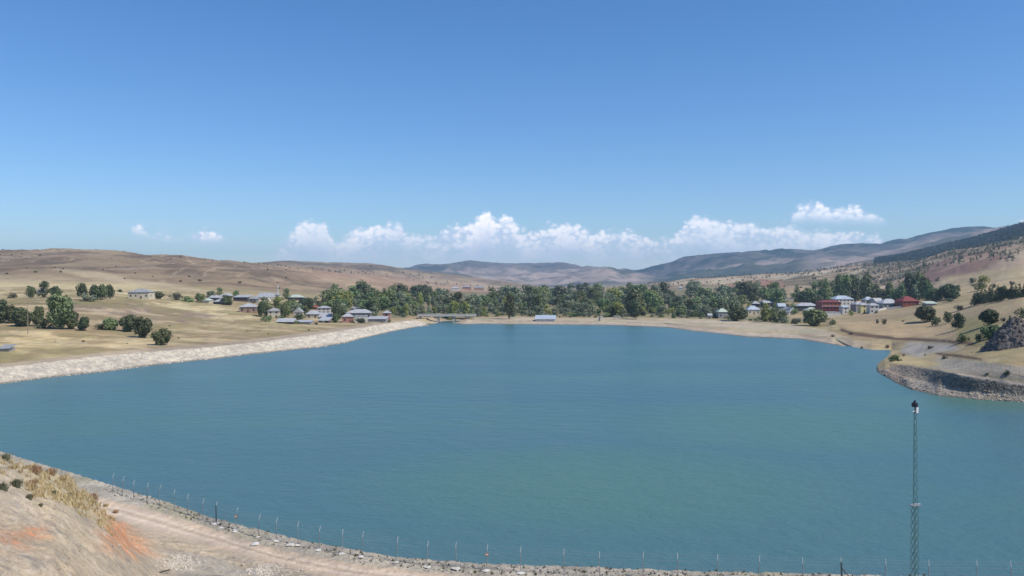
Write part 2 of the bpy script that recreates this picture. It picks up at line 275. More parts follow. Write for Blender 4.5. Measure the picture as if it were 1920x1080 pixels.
# ---------------------------------------------------------------- terrain profile curves
# each curve: knots (column, kind, value...) -> distance ahead d and height z; 'yd' row+distance, 'yz' row+height, 'dz' distance+height
def solve(kind, a, b):
    if kind == 'yd': return b, EYE - (a - HOR) * b / FPX
    if kind == 'yz': return FPX * (EYE - b) / (a - HOR), b
    return a, b
CURVES = [
 ('foot',   [(0, 'dz', 0.5, 24.4)]),
 ('near',   [(0, 'dz', 10, 20.8)]),
 ('front',  [(-600, 'dz', 26, 19), (0, 'yd', 1112, 30), (100, 'yd', 1112, 33), (200, 'yd', 1112, 40), (300, 'yd', 1112, 50), (400, 'dz', 56, 5.4), (500, 'dz', 57, 4.2), (600, 'dz', 55, 3.7), (700, 'dz', 52, 3.5), (960, 'dz', 48, 3.4), (1920, 'dz', 45, 3.4)]),
 ('mid',    [(-600, 'dz', 36, 19), (0, 'yd', 948, 41), (100, 'yd', 968, 44), (200, 'yd', 1010, 50), (300, 'yd', 1062, 58), (400, 'dz', 61, 4.3), (500, 'dz', 60, 3.5), (600, 'dz', 58, 3.2), (700, 'dz', 56, 3.0), (960, 'dz', 53, 3.0), (1920, 'dz', 51, 3.0)]),
 ('ridge',  [(-600, 'dz', 45, 18.6), (0, 'yd', 854, 50), (60, 'yd', 866, 51.5), (130, 'yd', 899, 54), (180, 'yd', 944, 58), (215, 'yd', 980, 61), (245, 'yd', 1015, 62), (270, 'dz', 64, 5.2), (300, 'dz', 66, 4.2), (350, 'dz', 67, 3.6), (400, 'dz', 67, 3.2), (465, 'dz', 64.5, 3.1), (500, 'dz', 62.5, 3.05), (600, 'dz', 60, 3.0), (700, 'dz', 58.5, 3), (800, 'dz', 57, 3), (960, 'dz', 56, 3), (1920, 'dz', 54, 3)]),
 ('road_in',[(-600, 'dz', 62, 6), (0, 'dz', 70, 3), (130, 'dz', 77, 3), (180, 'dz', 78.5, 3), (230, 'dz', 78.2, 3), (243, 'dz', 77, 3), (301, 'dz', 74, 3), (400, 'dz', 70.1, 3), (465, 'dz', 67.6, 3), (600, 'dz', 63.3, 3), (700, 'dz', 61.5, 3), (800, 'dz', 60.3, 3), (960, 'dz', 59.2, 3), (1300, 'dz', 57.5, 3), (1920, 'dz', 56, 3)]),
 ('road_out',[(-600, 'dz', 130, 3), (0, 'dz', 98, 3), (130, 'dz', 90, 3), (220, 'dz', 84.6, 3), (289, 'dz', 81.6, 3), (400, 'dz', 75.3, 3), (512, 'dz', 69.7, 3), (669, 'dz', 65.8, 3), (794, 'dz', 64.2, 3), (900, 'dz', 63, 3), (1300, 'dz', 60.6, 3), (1920, 'dz', 59, 3)]),
 ('crest',  [(-600, 'dz', 150, 3.1), (0, 'dz', 110, 3.1), (150, 'dz', 96.2, 3.1), (300, 'dz', 85.2, 3.1), (400, 'dz', 78.4, 3.1), (560, 'dz', 71.9, 3.1), (740, 'dz', 67.3, 3.1), (900, 'dz', 65.8, 3.1), (1300, 'dz', 64.0, 3.1), (1920, 'dz', 62.4, 3.1)]),
 ('shore',  [(-600, 'dz', 156, -0.3), (0, 'dz', 115, -0.3), (150, 'dz', 101, -0.3), (300, 'dz', 90, -0.3), (560, 'dz', 76.8, -0.3), (900, 'dz', 70.5, -0.3), (1920, 'dz', 67.2, -0.3)]),
 ('bed',    [(-600, 'dz', 160, -5), (0, 'dz', 123, -5), (300, 'dz', 97, -5), (900, 'dz', 79, -5), (1920, 'dz', 75, -5)]),
 ('bed_far',[(px, 'B', 0, 0) for px in (0, 1)]),
 ('water',  [(-600, 'yz', 850, 0), (-300, 'yz', 775, 0), (0, 'yz', 720, 0), (200, 'yz', 697, 0), (400, 'yz', 673, 0), (500, 'yz', 661, 0), (600, 'yz', 651.5, 0), (650, 'yz', 643, 0), (700, 'yz', 630, 0), (750, 'yz', 619, 0), (790, 'yz', 612, 0), (830, 'yz', 609, 0), (900, 'yz', 607.5, 0), (1050, 'yz', 609, 0), (1150, 'yz', 610, 0), (1250, 'yz', 614, 0), (1300, 'yz', 621, 0), (1342, 'yz', 625, 0), (1400, 'yz', 632, 0), (1500, 'yz', 636, 0), (1560, 'yz', 646, 0), (1600, 'dz', 330, -1.5), (1634, 'dz', 316, -1.5), (1638, 'dz', 246, -1.5), (1646, 'yz', 698, 0), (1660, 'yz', 706, 0), (1680, 'yz', 718, 0), (1710, 'yz', 731, 0), (1760, 'yz', 742, 0), (1830, 'yz', 749, 0), (1920, 'yz', 754, 0), (2300, 'yz', 775, 0)]),
 ('bank',   [(-600, 'yz', 810, 3), (-300, 'yz', 740, 3), (0, 'yz', 690, 3), (200, 'yz', 667, 3), (400, 'yz', 651, 3), (500, 'yz', 640, 3), (600, 'yz', 627, 3.5), (700, 'yz', 611, 3.5), (750, 'yz', 603.5, 3), (790, 'yz', 600, 2.6), (830, 'yz', 602, 1.6), (900, 'yz', 602, 1.2), (1050, 'yz', 603, 1.2), (1150, 'yz', 604, 1.2), (1250, 'yz', 607, 1.2), (1300, 'yz', 614, 1.2), (1400, 'yz', 624, 1.0), (1500, 'yz', 629, 1.0), (1560, 'yz', 638, 1.1), (1600, 'dz', 331.5, -1.5), (1634, 'dz', 317.5, -1.5), (1638, 'dz', 248, -1.5), (1646, 'yz', 693, 0.4), (1660, 'yz', 694, 1.1), (1700, 'yz', 712, 1.4), (1760, 'yz', 726, 1.5), (1830, 'yz', 734, 1.5), (1920, 'yz', 741, 1.5), (2300, 'yz', 760, 1.5)]),
 ('terrace',[(-600, 'yz', 800, 3.3), (0, 'yz', 684, 3.3), (200, 'yz', 661, 3.3), (400, 'yz', 645, 3.3), (500, 'yz', 634, 3.3), (600, 'yz', 621, 3.7), (700, 'yz', 606, 3.7), (750, 'yz', 601, 3.2), (790, 'yz', 598, 3.0), (900, 'yz', 600, 2.0), (1150, 'yz', 601, 2.0), (1300, 'yz', 609, 1.8), (1400, 'yz', 616, 1.6), (1500, 'yz', 623, 1.8), (1560, 'yz', 633, 1.8), (1600, 'dz', 333, -1.2), (1634, 'dz', 319, -1.2), (1638, 'dz', 251, -1.2), (1646, 'yz', 688, 0.6), (1660, 'yz', 681, 1.7), (1678, 'yz', 680, 2.3), (1700, 'yz', 684, 3.0), (1760, 'yz', 695, 4.8), (1800, 'yz', 703, 5.0), (1860, 'yz', 712, 5.0), (1920, 'yz', 722, 5.0), (2300, 'yz', 750, 5)]),
 ('spit_back', [(0, 'B', 0, 0)]), ('bay', [(0, 'B', 0, 0)]), ('bay_shore', [(0, 'B', 0, 0)]),
 ('plain',  [(-600, 'yd', 660, 270), (0, 'yd', 640, 295), (200, 'yd', 628, 335), (400, 'yd', 618, 390), (520, 'yd', 610, 420), (640, 'yd', 603, 490), (720, 'yd', 600, 515), (800, 'yd', 597, 575), (960, 'yd', 597, 580), (1200, 'yd', 599, 570), (1400, 'yd', 604, 540), (1500, 'yz', 612, 3.0), (1560, 'yz', 624, 2.8), (1600, 'yz', 640, 1.6), (1634, 'yz', 644, 1.7), (1672, 'yd', 648, 330), (1700, 'yd', 652, 306), (1750, 'yz', 664, 4.1), (1800, 'yz', 671, 6.4), (1850, 'yz', 678, 7.2), (1920, 'yz', 692, 7.2)]),
 ('rise',   [(-600, 'yd', 612, 350), (0, 'yd', 608, 360), (200, 'yd', 600, 400), (400, 'yd', 590, 460), (520, 'yd', 597, 480), (640, 'yd', 592, 540), (800, 'yd', 585, 650), (1200, 'yd', 583, 680), (1400, 'yd', 588, 640), (1500, 'yd', 600, 560), (1560, 'yz', 612, 4.0), (1600, 'yz', 624, 3.6), (1634, 'yz', 627, 3.6), (1672, 'yz', 631, 3.9), (1700, 'yz', 634, 3.7), (1750, 'yz', 638, 5.3), (1800, 'yz', 642, 7.6), (1850, 'yz', 640, 9.5), (1920, 'yz', 640, 11)]),
 ('field',  [(-600, 'yd', 562, 480), (0, 'yd', 562, 480), (200, 'yd', 562, 490), (400, 'yd', 570, 540), (520, 'yd', 577, 560), (640, 'yd', 575, 640), (800, 'yd', 566, 850), (1200, 'yd', 564, 900), (1400, 'yd', 568, 800), (1500, 'yd', 580, 680), (1600, 'yd', 592, 540), (1700, 'yd', 600, 450), (1760, 'yd', 600, 420), (1800, 'yd', 592, 400), (1850, 'yd', 576, 370), (1920, 'yd', 556, 345)]),
 ('strip',  [(-600, 'yd', 530, 650), (0, 'yd', 537, 650), (200, 'yd', 541, 650), (400, 'yd', 549, 700), (520, 'yd', 557, 720), (640, 'yd', 556, 850), (800, 'yd', 552, 1200), (1200, 'yd', 552, 1300), (1300, 'yd', 547, 1100), (1500, 'yd', 548, 1000), (1600, 'yd', 566, 780), (1700, 'yd', 570, 620), (1760, 'yd', 566, 560), (1800, 'yd', 562, 540), (1850, 'yd', 556, 530), (1920, 'yd', 552, 520)]),
 ('slope',  [(-600, 'yd', 495, 1000), (0, 'yd', 505, 1000), (200, 'yd', 510, 1000), (400, 'yd', 520, 1000), (520, 'yd', 530, 1050), (640, 'yd', 540, 1200), (800, 'yd', 545, 1500), (1000, 'yd', 547, 1700), (1200, 'yd', 543, 1600), (1300, 'yd', 536, 1500), (1400, 'yd', 532, 1400), (1500, 'yd', 527, 1350), (1600, 'yd', 532, 1200), (1700, 'yd', 540, 950), (1800, 'yd', 530, 800), (1920, 'yd', 508, 700)]),
 ('hill',   [(-600, 'yd', 460, 1500), (0, 'yd', 470, 1500), (100, 'yd', 467, 1500), (200, 'yd', 471, 1500), (300, 'yd', 479, 1500), (400, 'yd', 487, 1550), (520, 'yd', 493, 1600), (600, 'yd', 503, 1700), (700, 'yd', 517, 1850), (800, 'yd', 531, 2000), (900, 'yd', 541, 2200), (1000, 'yd', 545, 2300), (1150, 'yd', 543, 2300), (1220, 'yd', 531, 2300), (1300, 'yd', 522, 2200), (1400, 'yd', 518, 2100), (1500, 'yd', 510, 2000), (1600, 'yd', 500, 1800), (1700, 'yd', 490, 1600), (1800, 'yd', 468, 1400), (1920, 'yd', 448, 1300), (2300, 'yd', 410, 1200)]),
 ('dip',    [(-600, 'yd', 480, 1900), (400, 'yd', 500, 2000), (700, 'yd', 523, 2200), (1000, 'yd', 547, 2700), (1400, 'yd', 524, 2500), (1700, 'yd', 496, 2000), (1920, 'yd', 456, 1600)]),
 ('ridge2', [(-600, 'yd', 500, 3000), (0, 'yd', 500, 3000), (400, 'yd', 500, 3000), (480, 'yd', 491, 3000), (540, 'yd', 488, 3000), (600, 'yd', 491, 3000), (660, 'yd', 492, 3100), (700, 'yd', 494, 3200), (760, 'yd', 504, 3200), (850, 'yd', 514, 3300), (950, 'yd', 527, 3300), (1050, 'yd', 540, 3300), (1150, 'yd', 545, 3300), (1250, 'yd', 540, 3200), (1400, 'yd', 522, 3200), (1500, 'yd', 513, 3100), (1600, 'yd', 494, 3000), (1640, 'yd', 487, 3000), (1700, 'yd', 476, 2900), (1760, 'yd', 463, 2800), (1850, 'yd', 441, 2700), (1920, 'yd', 420, 2600), (2300, 'yd', 330, 2400)]),
 ('dip2',   [(-600, 'yd', 515, 3600), (500, 'yd', 505, 3600), (700, 'yd', 508, 4000), (1000, 'yd', 545, 4500), (1200, 'yd', 541, 4300), (1500, 'yd', 518, 4000), (1700, 'yd', 482, 3500), (1920, 'yd', 428, 3200)]),
 ('foothill',[(-600, 'yd', 515, 4200), (600, 'yd', 512, 4500), (700, 'yd', 512, 4800), (800, 'yd', 516, 5200), (950, 'yd', 522, 5400), (1040, 'yd', 522, 5400), (1090, 'yd', 514, 5400), (1120, 'yd', 503, 5400), (1137, 'yd', 500, 5400), (1155, 'yd', 504, 5400), (1180, 'yd', 506, 5400), (1220, 'yd', 517, 5200), (1260, 'yd', 520, 4700), (1330, 'yd', 512, 4500), (1450, 'yd', 505, 4400), (1540, 'yd', 490, 4300), (1620, 'yd', 485, 4200), (1700, 'yd', 470, 4000), (1920, 'yd', 432, 3600)]),
 ('dip3',   [(-600, 'yd', 525, 5000), (700, 'yd', 515, 5500), (950, 'yd', 526, 6000), (1137, 'yd', 512, 5900), (1200, 'yd', 522, 5700), (1330, 'yd', 515, 4900), (1620, 'yd', 488, 4700), (1920, 'yd', 436, 4200)]),
 ('mountain',[(-600, 'yd', 530, 7000), (400, 'yd', 525, 7500), (680, 'yd', 508, 7500), (740, 'yd', 502, 7500), (780, 'yd', 499, 7500), (830, 'yd', 493, 7500), (860, 'yd', 490.5, 7500), (882, 'yd', 487, 7500), (905, 'yd', 491, 7500), (950, 'yd', 493, 7500), (1040, 'yd', 492, 7500), (1070, 'yd', 497, 7400), (1100, 'yd', 506, 7300), (1150, 'yd', 510, 7000), (1185, 'yd', 505, 6600), (1215, 'yd', 501, 6300), (1240, 'yd', 494, 6100), (1262, 'yd', 487, 6000), (1280, 'yd', 480, 6000), (1340, 'yd', 474, 6000), (1400, 'yd', 473, 6000), (1450, 'yd', 468, 6000), (1480, 'yd', 465, 6000), (1530, 'yd', 469, 6000), (1560, 'yd', 461, 6000), (1600, 'yd', 457, 6000), (1650, 'yd', 457, 5900), (1700, 'yd', 446, 5800), (1760, 'yd', 432, 5700), (1790, 'yd', 427, 5700), (1840, 'yd', 426, 5700), (1880, 'yd', 426, 5700), (1920, 'yd', 431, 5700), (2300, 'yd', 440, 5700)]),
 ('back',   [(-600, 'yd', 533, 9000), (1920, 'yd', 520, 9000)]),
]
pxc = np.concatenate([np.arange(-560, -60, 20.0), np.arange(-60, 1980, 2.0), np.arange(1980, 2520, 20.0)])
NC = len(pxc)
names = [c[0] for c in CURVES]; IX = {n: i for i, n in enumerate(names)}
DK = np.zeros((len(CURVES), NC)); ZK = np.zeros((len(CURVES), NC))
for k, (nm, kn) in enumerate(CURVES):
    if kn[0][1] == 'B': continue
    s = [solve(q[1], q[2], q[3]) for q in kn]; xs = [q[0] for q in kn]
    DK[k] = np.interp(pxc, xs, [q[0] for q in s])
    # interpolate the sight line, not the height, so the drawn outline stays straight between knots
    rows = np.interp(pxc, xs, [(EYE - q[1]) / q[0] for q in s])
    ZK[k] = EYE - rows * DK[k]
kb = IX['bed_far']; DK[kb] = DK[IX['water']] - 7; ZK[kb] = -5
# behind the tip of the right spit the water comes round into a small bay
t0, t1 = IX['terrace'], IX['plain']
for q, w in (('spit_back', 0.25), ('bay', 0.5), ('bay_shore', 0.75)):
    DK[IX[q]] = DK[t0] + (DK[t1] - DK[t0]) * w; ZK[IX[q]] = ZK[t0] + (ZK[t1] - ZK[t0]) * w
tip = (pxc > 1560) & (pxc < 1750)
TIP = {'spit_back': [(1600, 'dz', 334, -1), (1634, 'dz', 320, -1), (1638, 'dz', 256, -1), (1646, 'yz', 681, -0.2), (1663, 'yz', 668, -0.2), (1672, 'yz', 661, 0.3), (1716, 'dz', 262, 2.0)],
       'bay': [(1600, 'dz', 335.5, -0.5), (1634, 'dz', 321, -0.6), (1638, 'dz', 316, -1), (1663, 'dz', 318, -0.8), (1672, 'dz', 319, 0.2), (1716, 'dz', 274, 2.1)],
       'bay_shore': [(1600, 'dz', 337, 0.05), (1634, 'dz', 323, 0.05), (1672, 'dz', 323, 0.3), (1716, 'dz', 284, 2.3)]}
f_ = np.clip((pxc - 1560) / 40, 0, 1) * np.clip((1750 - pxc) / 78, 0, 1)
for q, kn in TIP.items():
    sv = [solve(a[1], a[2], a[3]) for a in kn]; dd = np.interp(pxc, [a[0] for a in kn], [a[0] for a in sv]); zz_ = np.interp(pxc, [a[0] for a in kn], [a[1] for a in sv])
    DK[IX[q]] = np.where(tip, dd * f_ + DK[IX[q]] * (1 - f_), DK[IX[q]]); ZK[IX[q]] = np.where(tip, zz_ * f_ + ZK[IX[q]] * (1 - f_), ZK[IX[q]])
for k in range(1, len(CURVES)):
    mind = {'bed_far': 0}.get(names[k], 1.0)
    need = DK[k - 1] + mind; low = DK[k] < need
    row = (EYE - ZK[k]) / DK[k]
    DK[k] = np.where(low, need, DK[k])
    if names[k] not in ('bed_far', 'bed', 'shore', 'bay', 'spit_back', 'bay_shore'): ZK[k] = np.where(low, EYE - row * DK[k], ZK[k])
# soften the kinks between knots (not across the tip of the spit)
kern = np.hanning(23)[1:-1]; kern /= kern.sum()
def soft(A): 
    P_ = np.pad(A, (10, 10), mode='edge'); return np.convolve(P_, kern, mode='valid')
wk = np.clip((pxc - 1680) / 20, 0, 1) + np.clip((1556 - pxc) / 20, 0, 1)
for k in range(IX['terrace'], len(CURVES)):
    rows_ = (EYE - ZK[k]) / DK[k]; D2 = soft(DK[k]); R2 = soft(rows_); D2 = DK[k] * (1 - wk) + D2 * wk; R2 = rows_ * (1 - wk) + R2 * wk
    if k > IX['terrace']: D2 = np.maximum(D2, DK[k - 1] + 0.6)
    DK[k] = D2; ZK[k] = EYE - R2 * D2
segs = {'near': 8, 'front': 24, 'mid': 60, 'ridge': 60, 'road_in': 30, 'road_out': 24, 'crest': 24, 'shore': 12, 'bed': 4, 'bed_far': 6, 'water': 8, 'bank': 22, 'terrace': 10, 'spit_back': 8, 'bay': 8, 'bay_shore': 8, 'plain': 10, 'rise': 26, 'field': 26, 'strip': 26, 'slope': 34,
        'hill': 36, 'dip': 8, 'ridge2': 40, 'dip2': 8, 'foothill': 40, 'dip3': 8, 'mountain': 60, 'back': 10}
Dg, Zg, Sg = [DK[0][None]], [ZK[0][None]], [np.zeros((1, NC))]
for k in range(1, len(CURVES)):
    n = segs[names[k]]; t = (np.arange(1, n + 1) / n)[:, None]
    Dg.append(DK[k - 1] + (DK[k] - DK[k - 1]) * t); Zg.append(ZK[k - 1] + (ZK[k] - ZK[k - 1]) * t); Sg.append(k - 1 + t + np.zeros((n, NC)))
Dg = np.concatenate(Dg); Zg = np.concatenate(Zg); Sg = np.concatenate(Sg); NR = Dg.shape[0]
# round off the creases on land beyond the banks and on the near hillside
for it in range(5):
    Zs = Zg.copy(); Zs[1:-1] = (Zg[:-2] + 2 * Zg[1:-1] + Zg[2:]) / 4
    m = ((Sg > IX['terrace'] + 0.3) & ~((pxc[None] > 1555) & (pxc[None] < 1690) & (Sg < IX['plain']))) | (Sg < IX['road_in'] - 0.2); Zg = np.where(m, Zs, Zg)
Xg = (pxc[None, :] - 960) / FPX * Dg; Yg = Dg
# relief
Rg = np.zeros_like(Zg)
near = 1 - sstep(Sg, IX['ridge'] + 0.2, IX['road_in'] - 0.05)
Rg += near * sstep(Dg, 14, 30) * ((fbm(Xg / 5, Yg / 5, 4, 3) - 0.5) * 0.9 + (fbm(Xg / 0.9, Yg / 0.9, 3, 5) - 0.5) * 0.30 + (fbm(Xg / 0.3, Yg / 0.3, 2, 6) - 0.5) * 0.10)
# rills washed down the near slope
Rg += near * sstep(Dg, 20, 34) * -0.25 * np.abs(fbm((Xg + 0.5 * Yg) / 1.6, (Yg - 0.5 * Xg) / 7, 3, 8) - 0.5)
Rg += sstep(Sg, IX['road_in'], IX['road_out']) * (1 - sstep(Sg, IX['crest'], IX['shore'])) * (fbm(Xg / 0.7, Yg / 0.7, 3, 9) - 0.45) * 0.25
land = sstep(Sg, IX['water'], IX['bank'])
Rg += land * (1 - sstep(Sg, IX['terrace'], IX['terrace'] + 0.5)) * (fbm(Xg / 2.2, Yg / 2.2, 3, 12) - 0.5) * (0.45 - 0.2 * f_[None])
far = sstep(Sg, IX['spit_back'], IX['plain'] + 0.4) * (1 - f_[None] * (1 - sstep(Sg, IX['plain'], IX['plain'] + 1)))
Rg += far * (fbm(Xg / 24, Yg / 24, 4, 21) - 0.5) * np.clip(Dg, 200, 700) / 700 * 2.0
hil = sstep(Sg, IX['strip'], IX['slope'] + 0.3)
g1 = 1 - np.abs(2 * fbm(Xg / 230, Yg / 420, 4, 31) - 1); g2 = fbm(Xg / 70, Yg / 120, 4, 35)
centre = 1 - 0.6 * np.exp(-((pxc[None, :] - 1000) / 240) ** 2)
Rg += hil * centre * ((g1 - 0.8) * 17 + (g2 - 0.5) * 10) * (1 - 0.4 * sstep(Dg, 2500, 3500))
mtn = sstep(Sg, IX['dip2'], IX['foothill'])
r1 = 1 - np.abs(2 * fbm(Xg / 900, Yg / 1300, 5, 51, 0.55) - 1)
ontop = 1 - 0.8 * np.exp(-((Sg - IX['mountain']) / 0.22) ** 2) - 0.6 * np.exp(-((Sg - IX['foothill']) / 0.15) ** 2)
Rg += mtn * ontop * ((r1 - 0.78) * 130 + (fbm(Xg / 260, Yg / 330, 4, 57) - 0.5) * 80)
Rg += mtn * (fbm(Xg / 120, Yg / 120, 3, 61) - 0.5) * 10
Zg = Zg + Rg
# the stream that comes in under the bridge
cx_ = (838 - 960) / FPX * 562 + (Yg - 562) * 0.10; ck = np.clip(1 - np.abs(Xg - cx_) / 15, 0, 1) ** 0.5 * sstep(Yg, 515, 530) * (1 - sstep(Yg, 580, 606))
Zg = Zg * (1 - ck) + np.minimum(Zg, -0.7) * ck
PY = HOR + FPX * (EYE - Zg) / Dg           # the row at which each ground point is seen; used to lay out land cover
PXg = np.broadcast_to(pxc[None, :], Zg.shape)

def col_at(px): return int(np.clip(np.searchsorted(pxc, px), 0, NC - 1))
def ground(x, y):
    px = 960 + FPX * x / y; c = np.clip((np.searchsorted(pxc, px)), 1, NC - 1)
    w = (px - pxc[c - 1]) / (pxc[c] - pxc[c - 1]); w = min(max(w, 0), 1)
    return float(np.interp(y, Dg[:, c - 1], Zg[:, c - 1]) * (1 - w) + np.interp(y, Dg[:, c], Zg[:, c]) * w)
R0 = int(np.argmax(Sg[:, 0] >= IX['water']))
def hit(px, py, start='water'):
    """first ground point beyond the given curve seen at (px, py)"""
    c = col_at(px); s0 = IX[start]; rows = np.where(Sg[:, c] >= s0)[0]
    p = PY[rows, c]; k = np.where(p <= py)[0]
    i = rows[k[0]] if len(k) else rows[-1]
    if i == rows[0]: d = Dg[i, c]
    else:
        a, b = PY[i - 1, c], PY[i, c]; t = 0 if a == b else (a - py) / (a - b)
        d = Dg[i - 1, c] + (Dg[i, c] - Dg[i - 1, c]) * min(max(t, 0), 1)
    x = (px - 960) / FPX * d
    return x, d, ground(x, d)

# ---------------------------------------------------------------- land cover (albedo of the ground itself)
def C(*a): return np.array(a)
col = np.zeros(Zg.shape + (3,))
def put(mask, c):
    global col
    m = np.clip(mask, 0, 1)[..., None]; col = col * (1 - m) + np.asarray(c) * m
nA = fbm(Xg / 9, Yg / 9, 4, 70); nB = fbm(Xg / 60, Yg / 90, 4, 75); nC = fbm(Xg / 2.5, Yg / 2.5, 3, 80); nD = fbm(Xg / 30, Yg / 22, 4, 85)
jx = (fbm(Xg / 16, Yg / 20, 3, 90) - 0.5) * 30; jy = (fbm(Xg / 16 + 40, Yg / 20, 3, 95) - 0.5) * 7
def poly(pts, soft=2.0, jit=1.0, smin='water', smax='hill'):
    """soft region of ground given by its outline"""
    px = PXg + jx * jit; py = PY + jy * jit
    inside = np.zeros(Zg.shape, bool); dist = np.full(Zg.shape, 1e9); n = len(pts)
    for i in range(n):
        x1, y1 = pts[i]; x2, y2 = pts[(i + 1) % n]
        cnd = ((y1 > py) != (y2 > py)); xx = (x2 - x1) * (py - y1) / ((y2 - y1) if y2 != y1 else 1e-9) + x1
        inside ^= cnd & (px < xx)
        dx, dy = x2 - x1, y2 - y1; t = np.clip(((px - x1) * dx + (py - y1) * dy) / (dx * dx + dy * dy + 1e-9), 0, 1)
        dist = np.minimum(dist, np.hypot(px - x1 - t * dx, (py - y1 - t * dy) * 2))
    m = np.where(inside, 0.5 + 0.5 * np.clip(dist / soft, 0, 1), 0.5 - 0.5 * np.clip(dist / soft, 0, 1))
    return m * (Sg >= IX[smin]) * (Sg <= IX[smax])
# near slope
put(np.ones_like(Zg), C(0.53, 0.42, 0.29)); put(sstep(nA, 0.45, 0.65) * 0.6, C(0.46, 0.39, 0.295)); put(sstep(nC, 0.5, 0.75) * 0.5, C(0.60, 0.48, 0.34)); put(sstep(fbm(Xg / 3.5 + 9, Yg / 3.5, 4, 171), 0.5, 0.62) * 0.5, C(0.54, 0.43, 0.28))
put(sstep(fbm(Xg / 0.5, Yg / 0.5, 2, 99), 0.62, 0.75) * 0.6, C(0.27, 0.24, 0.21))
nr = (Sg < IX['road_in'])
jn = (fbm(Xg / 1.4, Yg / 1.4, 4, 101) - 0.5)
def blob(cx, cy, rx, ry, k=1.0):
    return np.exp(-(((PXg + jn * 60 - cx) / rx) ** 2 + ((PY + jn * 40 - cy) / ry) ** 2)) * k * (Sg < IX['road_in'] + 0.2)
orange = C(0.66, 0.30, 0.145)
for b in ((28, 1012, 40, 15, 0.8), (70, 1000, 24, 16, 0.7), (215, 985, 24, 16, 1.0), (232, 1005, 26, 18, 1.1), (250, 1025, 30, 16, 0.95), (205, 1022, 20, 14, 0.6), (185, 962, 22, 8, 0.6)):
    put(np.clip(blob(*b) * 1.3, 0, 1) * (0.55 + 0.45 * sstep(fbm(Xg / 0.8, Yg / 0.8, 4, 173) * 0.5 + fbm(Xg / 0.3, Yg / 0.3, 3, 174) * 0.5, 0.42, 0.56)), orange)
put(blob(232, 1000, 14, 14, 0.6) * sstep(nC, 0.4, 0.6), C(0.55, 0.22, 0.09))
ns = (Sg < IX['road_in']) * 1.0; n5 = fbm(Xg / 0.28, Yg / 0.28, 3, 301); n6 = fbm(Xg / 1.0, Yg / 2.6, 4, 303)
put(ns * sstep(n5, 0.6, 0.72) * 0.55, C(0.30, 0.25, 0.19)); put(ns * sstep(1 - n5, 0.62, 0.74) * 0.5, C(0.66, 0.57, 0.45)); put(ns * sstep(n6, 0.54, 0.66) * 0.45, C(0.36, 0.30, 0.215))
# dry grass rim along the near ridge
rim = sstep(Sg, IX['mid'] + 0.15, IX['mid'] + 0.55) * (1 - sstep(Sg, IX['ridge'] + 0.3, IX['ridge'] + 0.7)) * (1 - sstep(PXg, 180, 215))
put(rim * sstep(nA + 0.5 * (nC - 0.5), 0.35, 0.55) * 0.75 * sstep(PXg, 10, 60), C(0.50, 0.42, 0.26))
put((Sg < IX['ridge']) * sstep(PXg, 280, 360) * 0.5, C(0.37, 0.34, 0.285))
# grey gravel spill
put(blob(330, 1060, 45, 16, 0.7) * sstep(nC, 0.35, 0.6), C(0.46, 0.46, 0.45))
put(blob(500, 1072, 50, 14, 0.8) * sstep(nC, 0.35, 0.6), C(0.45, 0.45, 0.44))
# road on the crest
rd = sstep(Sg, IX['road_in'] - 0.12, IX['road_in'] + 0.04) * (1 - sstep(Sg, IX['road_out'] - 0.1, IX['road_out'] + 0.05))
put(rd, C(0.58, 0.455, 0.335)); put(rd * sstep(nA, 0.5, 0.7) * 0.4, C(0.48, 0.39, 0.31))
fr = Sg - IX['road_in']
for q in (0.34, 0.66): put(rd * np.exp(-((fr - q) / 0.08) ** 2) * 0.85, C(0.66, 0.54, 0.42))
put(rd * np.exp(-((fr - 0.50) / 0.06) ** 2) * 0.6, C(0.42, 0.335, 0.24)); put(rd * (np.exp(-(fr / 0.1) ** 2) + np.exp(-((fr - 1) / 0.1) ** 2)) * 0.5, C(0.42, 0.35, 0.25))
cr = sstep(Sg, IX['road_out'] - 0.05, IX['road_out'] + 0.1) * (Sg < IX['water'])
put(cr, C(0.45, 0.40, 0.32)); put(cr * sstep(nC, 0.45, 0.6) * 0.7, C(0.31, 0.28, 0.22)); put(cr * sstep(nA, 0.55, 0.7) * 0.6, C(0.38, 0.34, 0.22))
# land beyond the lake
ld = (Sg >= IX['water'] - 0.5)
put(ld * 1.0, C(0.44, 0.345, 0.195))
put(ld * sstep(nD, 0.42, 0.62) * 0.75, C(0.33, 0.235, 0.14))
put(ld * sstep(nB, 0.48, 0.62) * 0.5, C(0.25, 0.215, 0.115))
put(ld * sstep(nA, 0.55, 0.72) * 0.35, C(0.48, 0.41, 0.25))
# left: golden straw slopes, ploughed field, olive patches
G_ = C(0.64, 0.49, 0.26)
put(poly([(-60, 640), (60, 618), (160, 622), (260, 640), (330, 652), (220, 668), (60, 680), (-60, 690)], 14) * 0.85, G_)
put(poly([(-60, 655), (40, 660), (150, 668), (60, 684), (-60, 690)], 10) * 0.5, C(0.27, 0.24, 0.12))
put(poly([(60, 640), (130, 636), (180, 648), (120, 660), (60, 656)], 12) * 0.4, C(0.33, 0.29, 0.13))
put(poly([(200, 655), (320, 640), (560, 628), (520, 640), (300, 662)], 10) * 0.75, C(0.30, 0.23, 0.135))
put(poly([(255, 562), (340, 560), (400, 570), (470, 590), (540, 606), (560, 614), (470, 606), (380, 596), (330, 590), (270, 575)], 8) * 0.9, C(0.60, 0.50, 0.28))
put(poly([(330, 590), (420, 600), (520, 612), (560, 622), (440, 640), (330, 640), (300, 610)], 12) * 0.7, C(0.45, 0.36, 0.21))
put(poly([(380, 620), (470, 622), (500, 636), (400, 645)], 12) * 0.6, C(0.40, 0.29, 0.19))
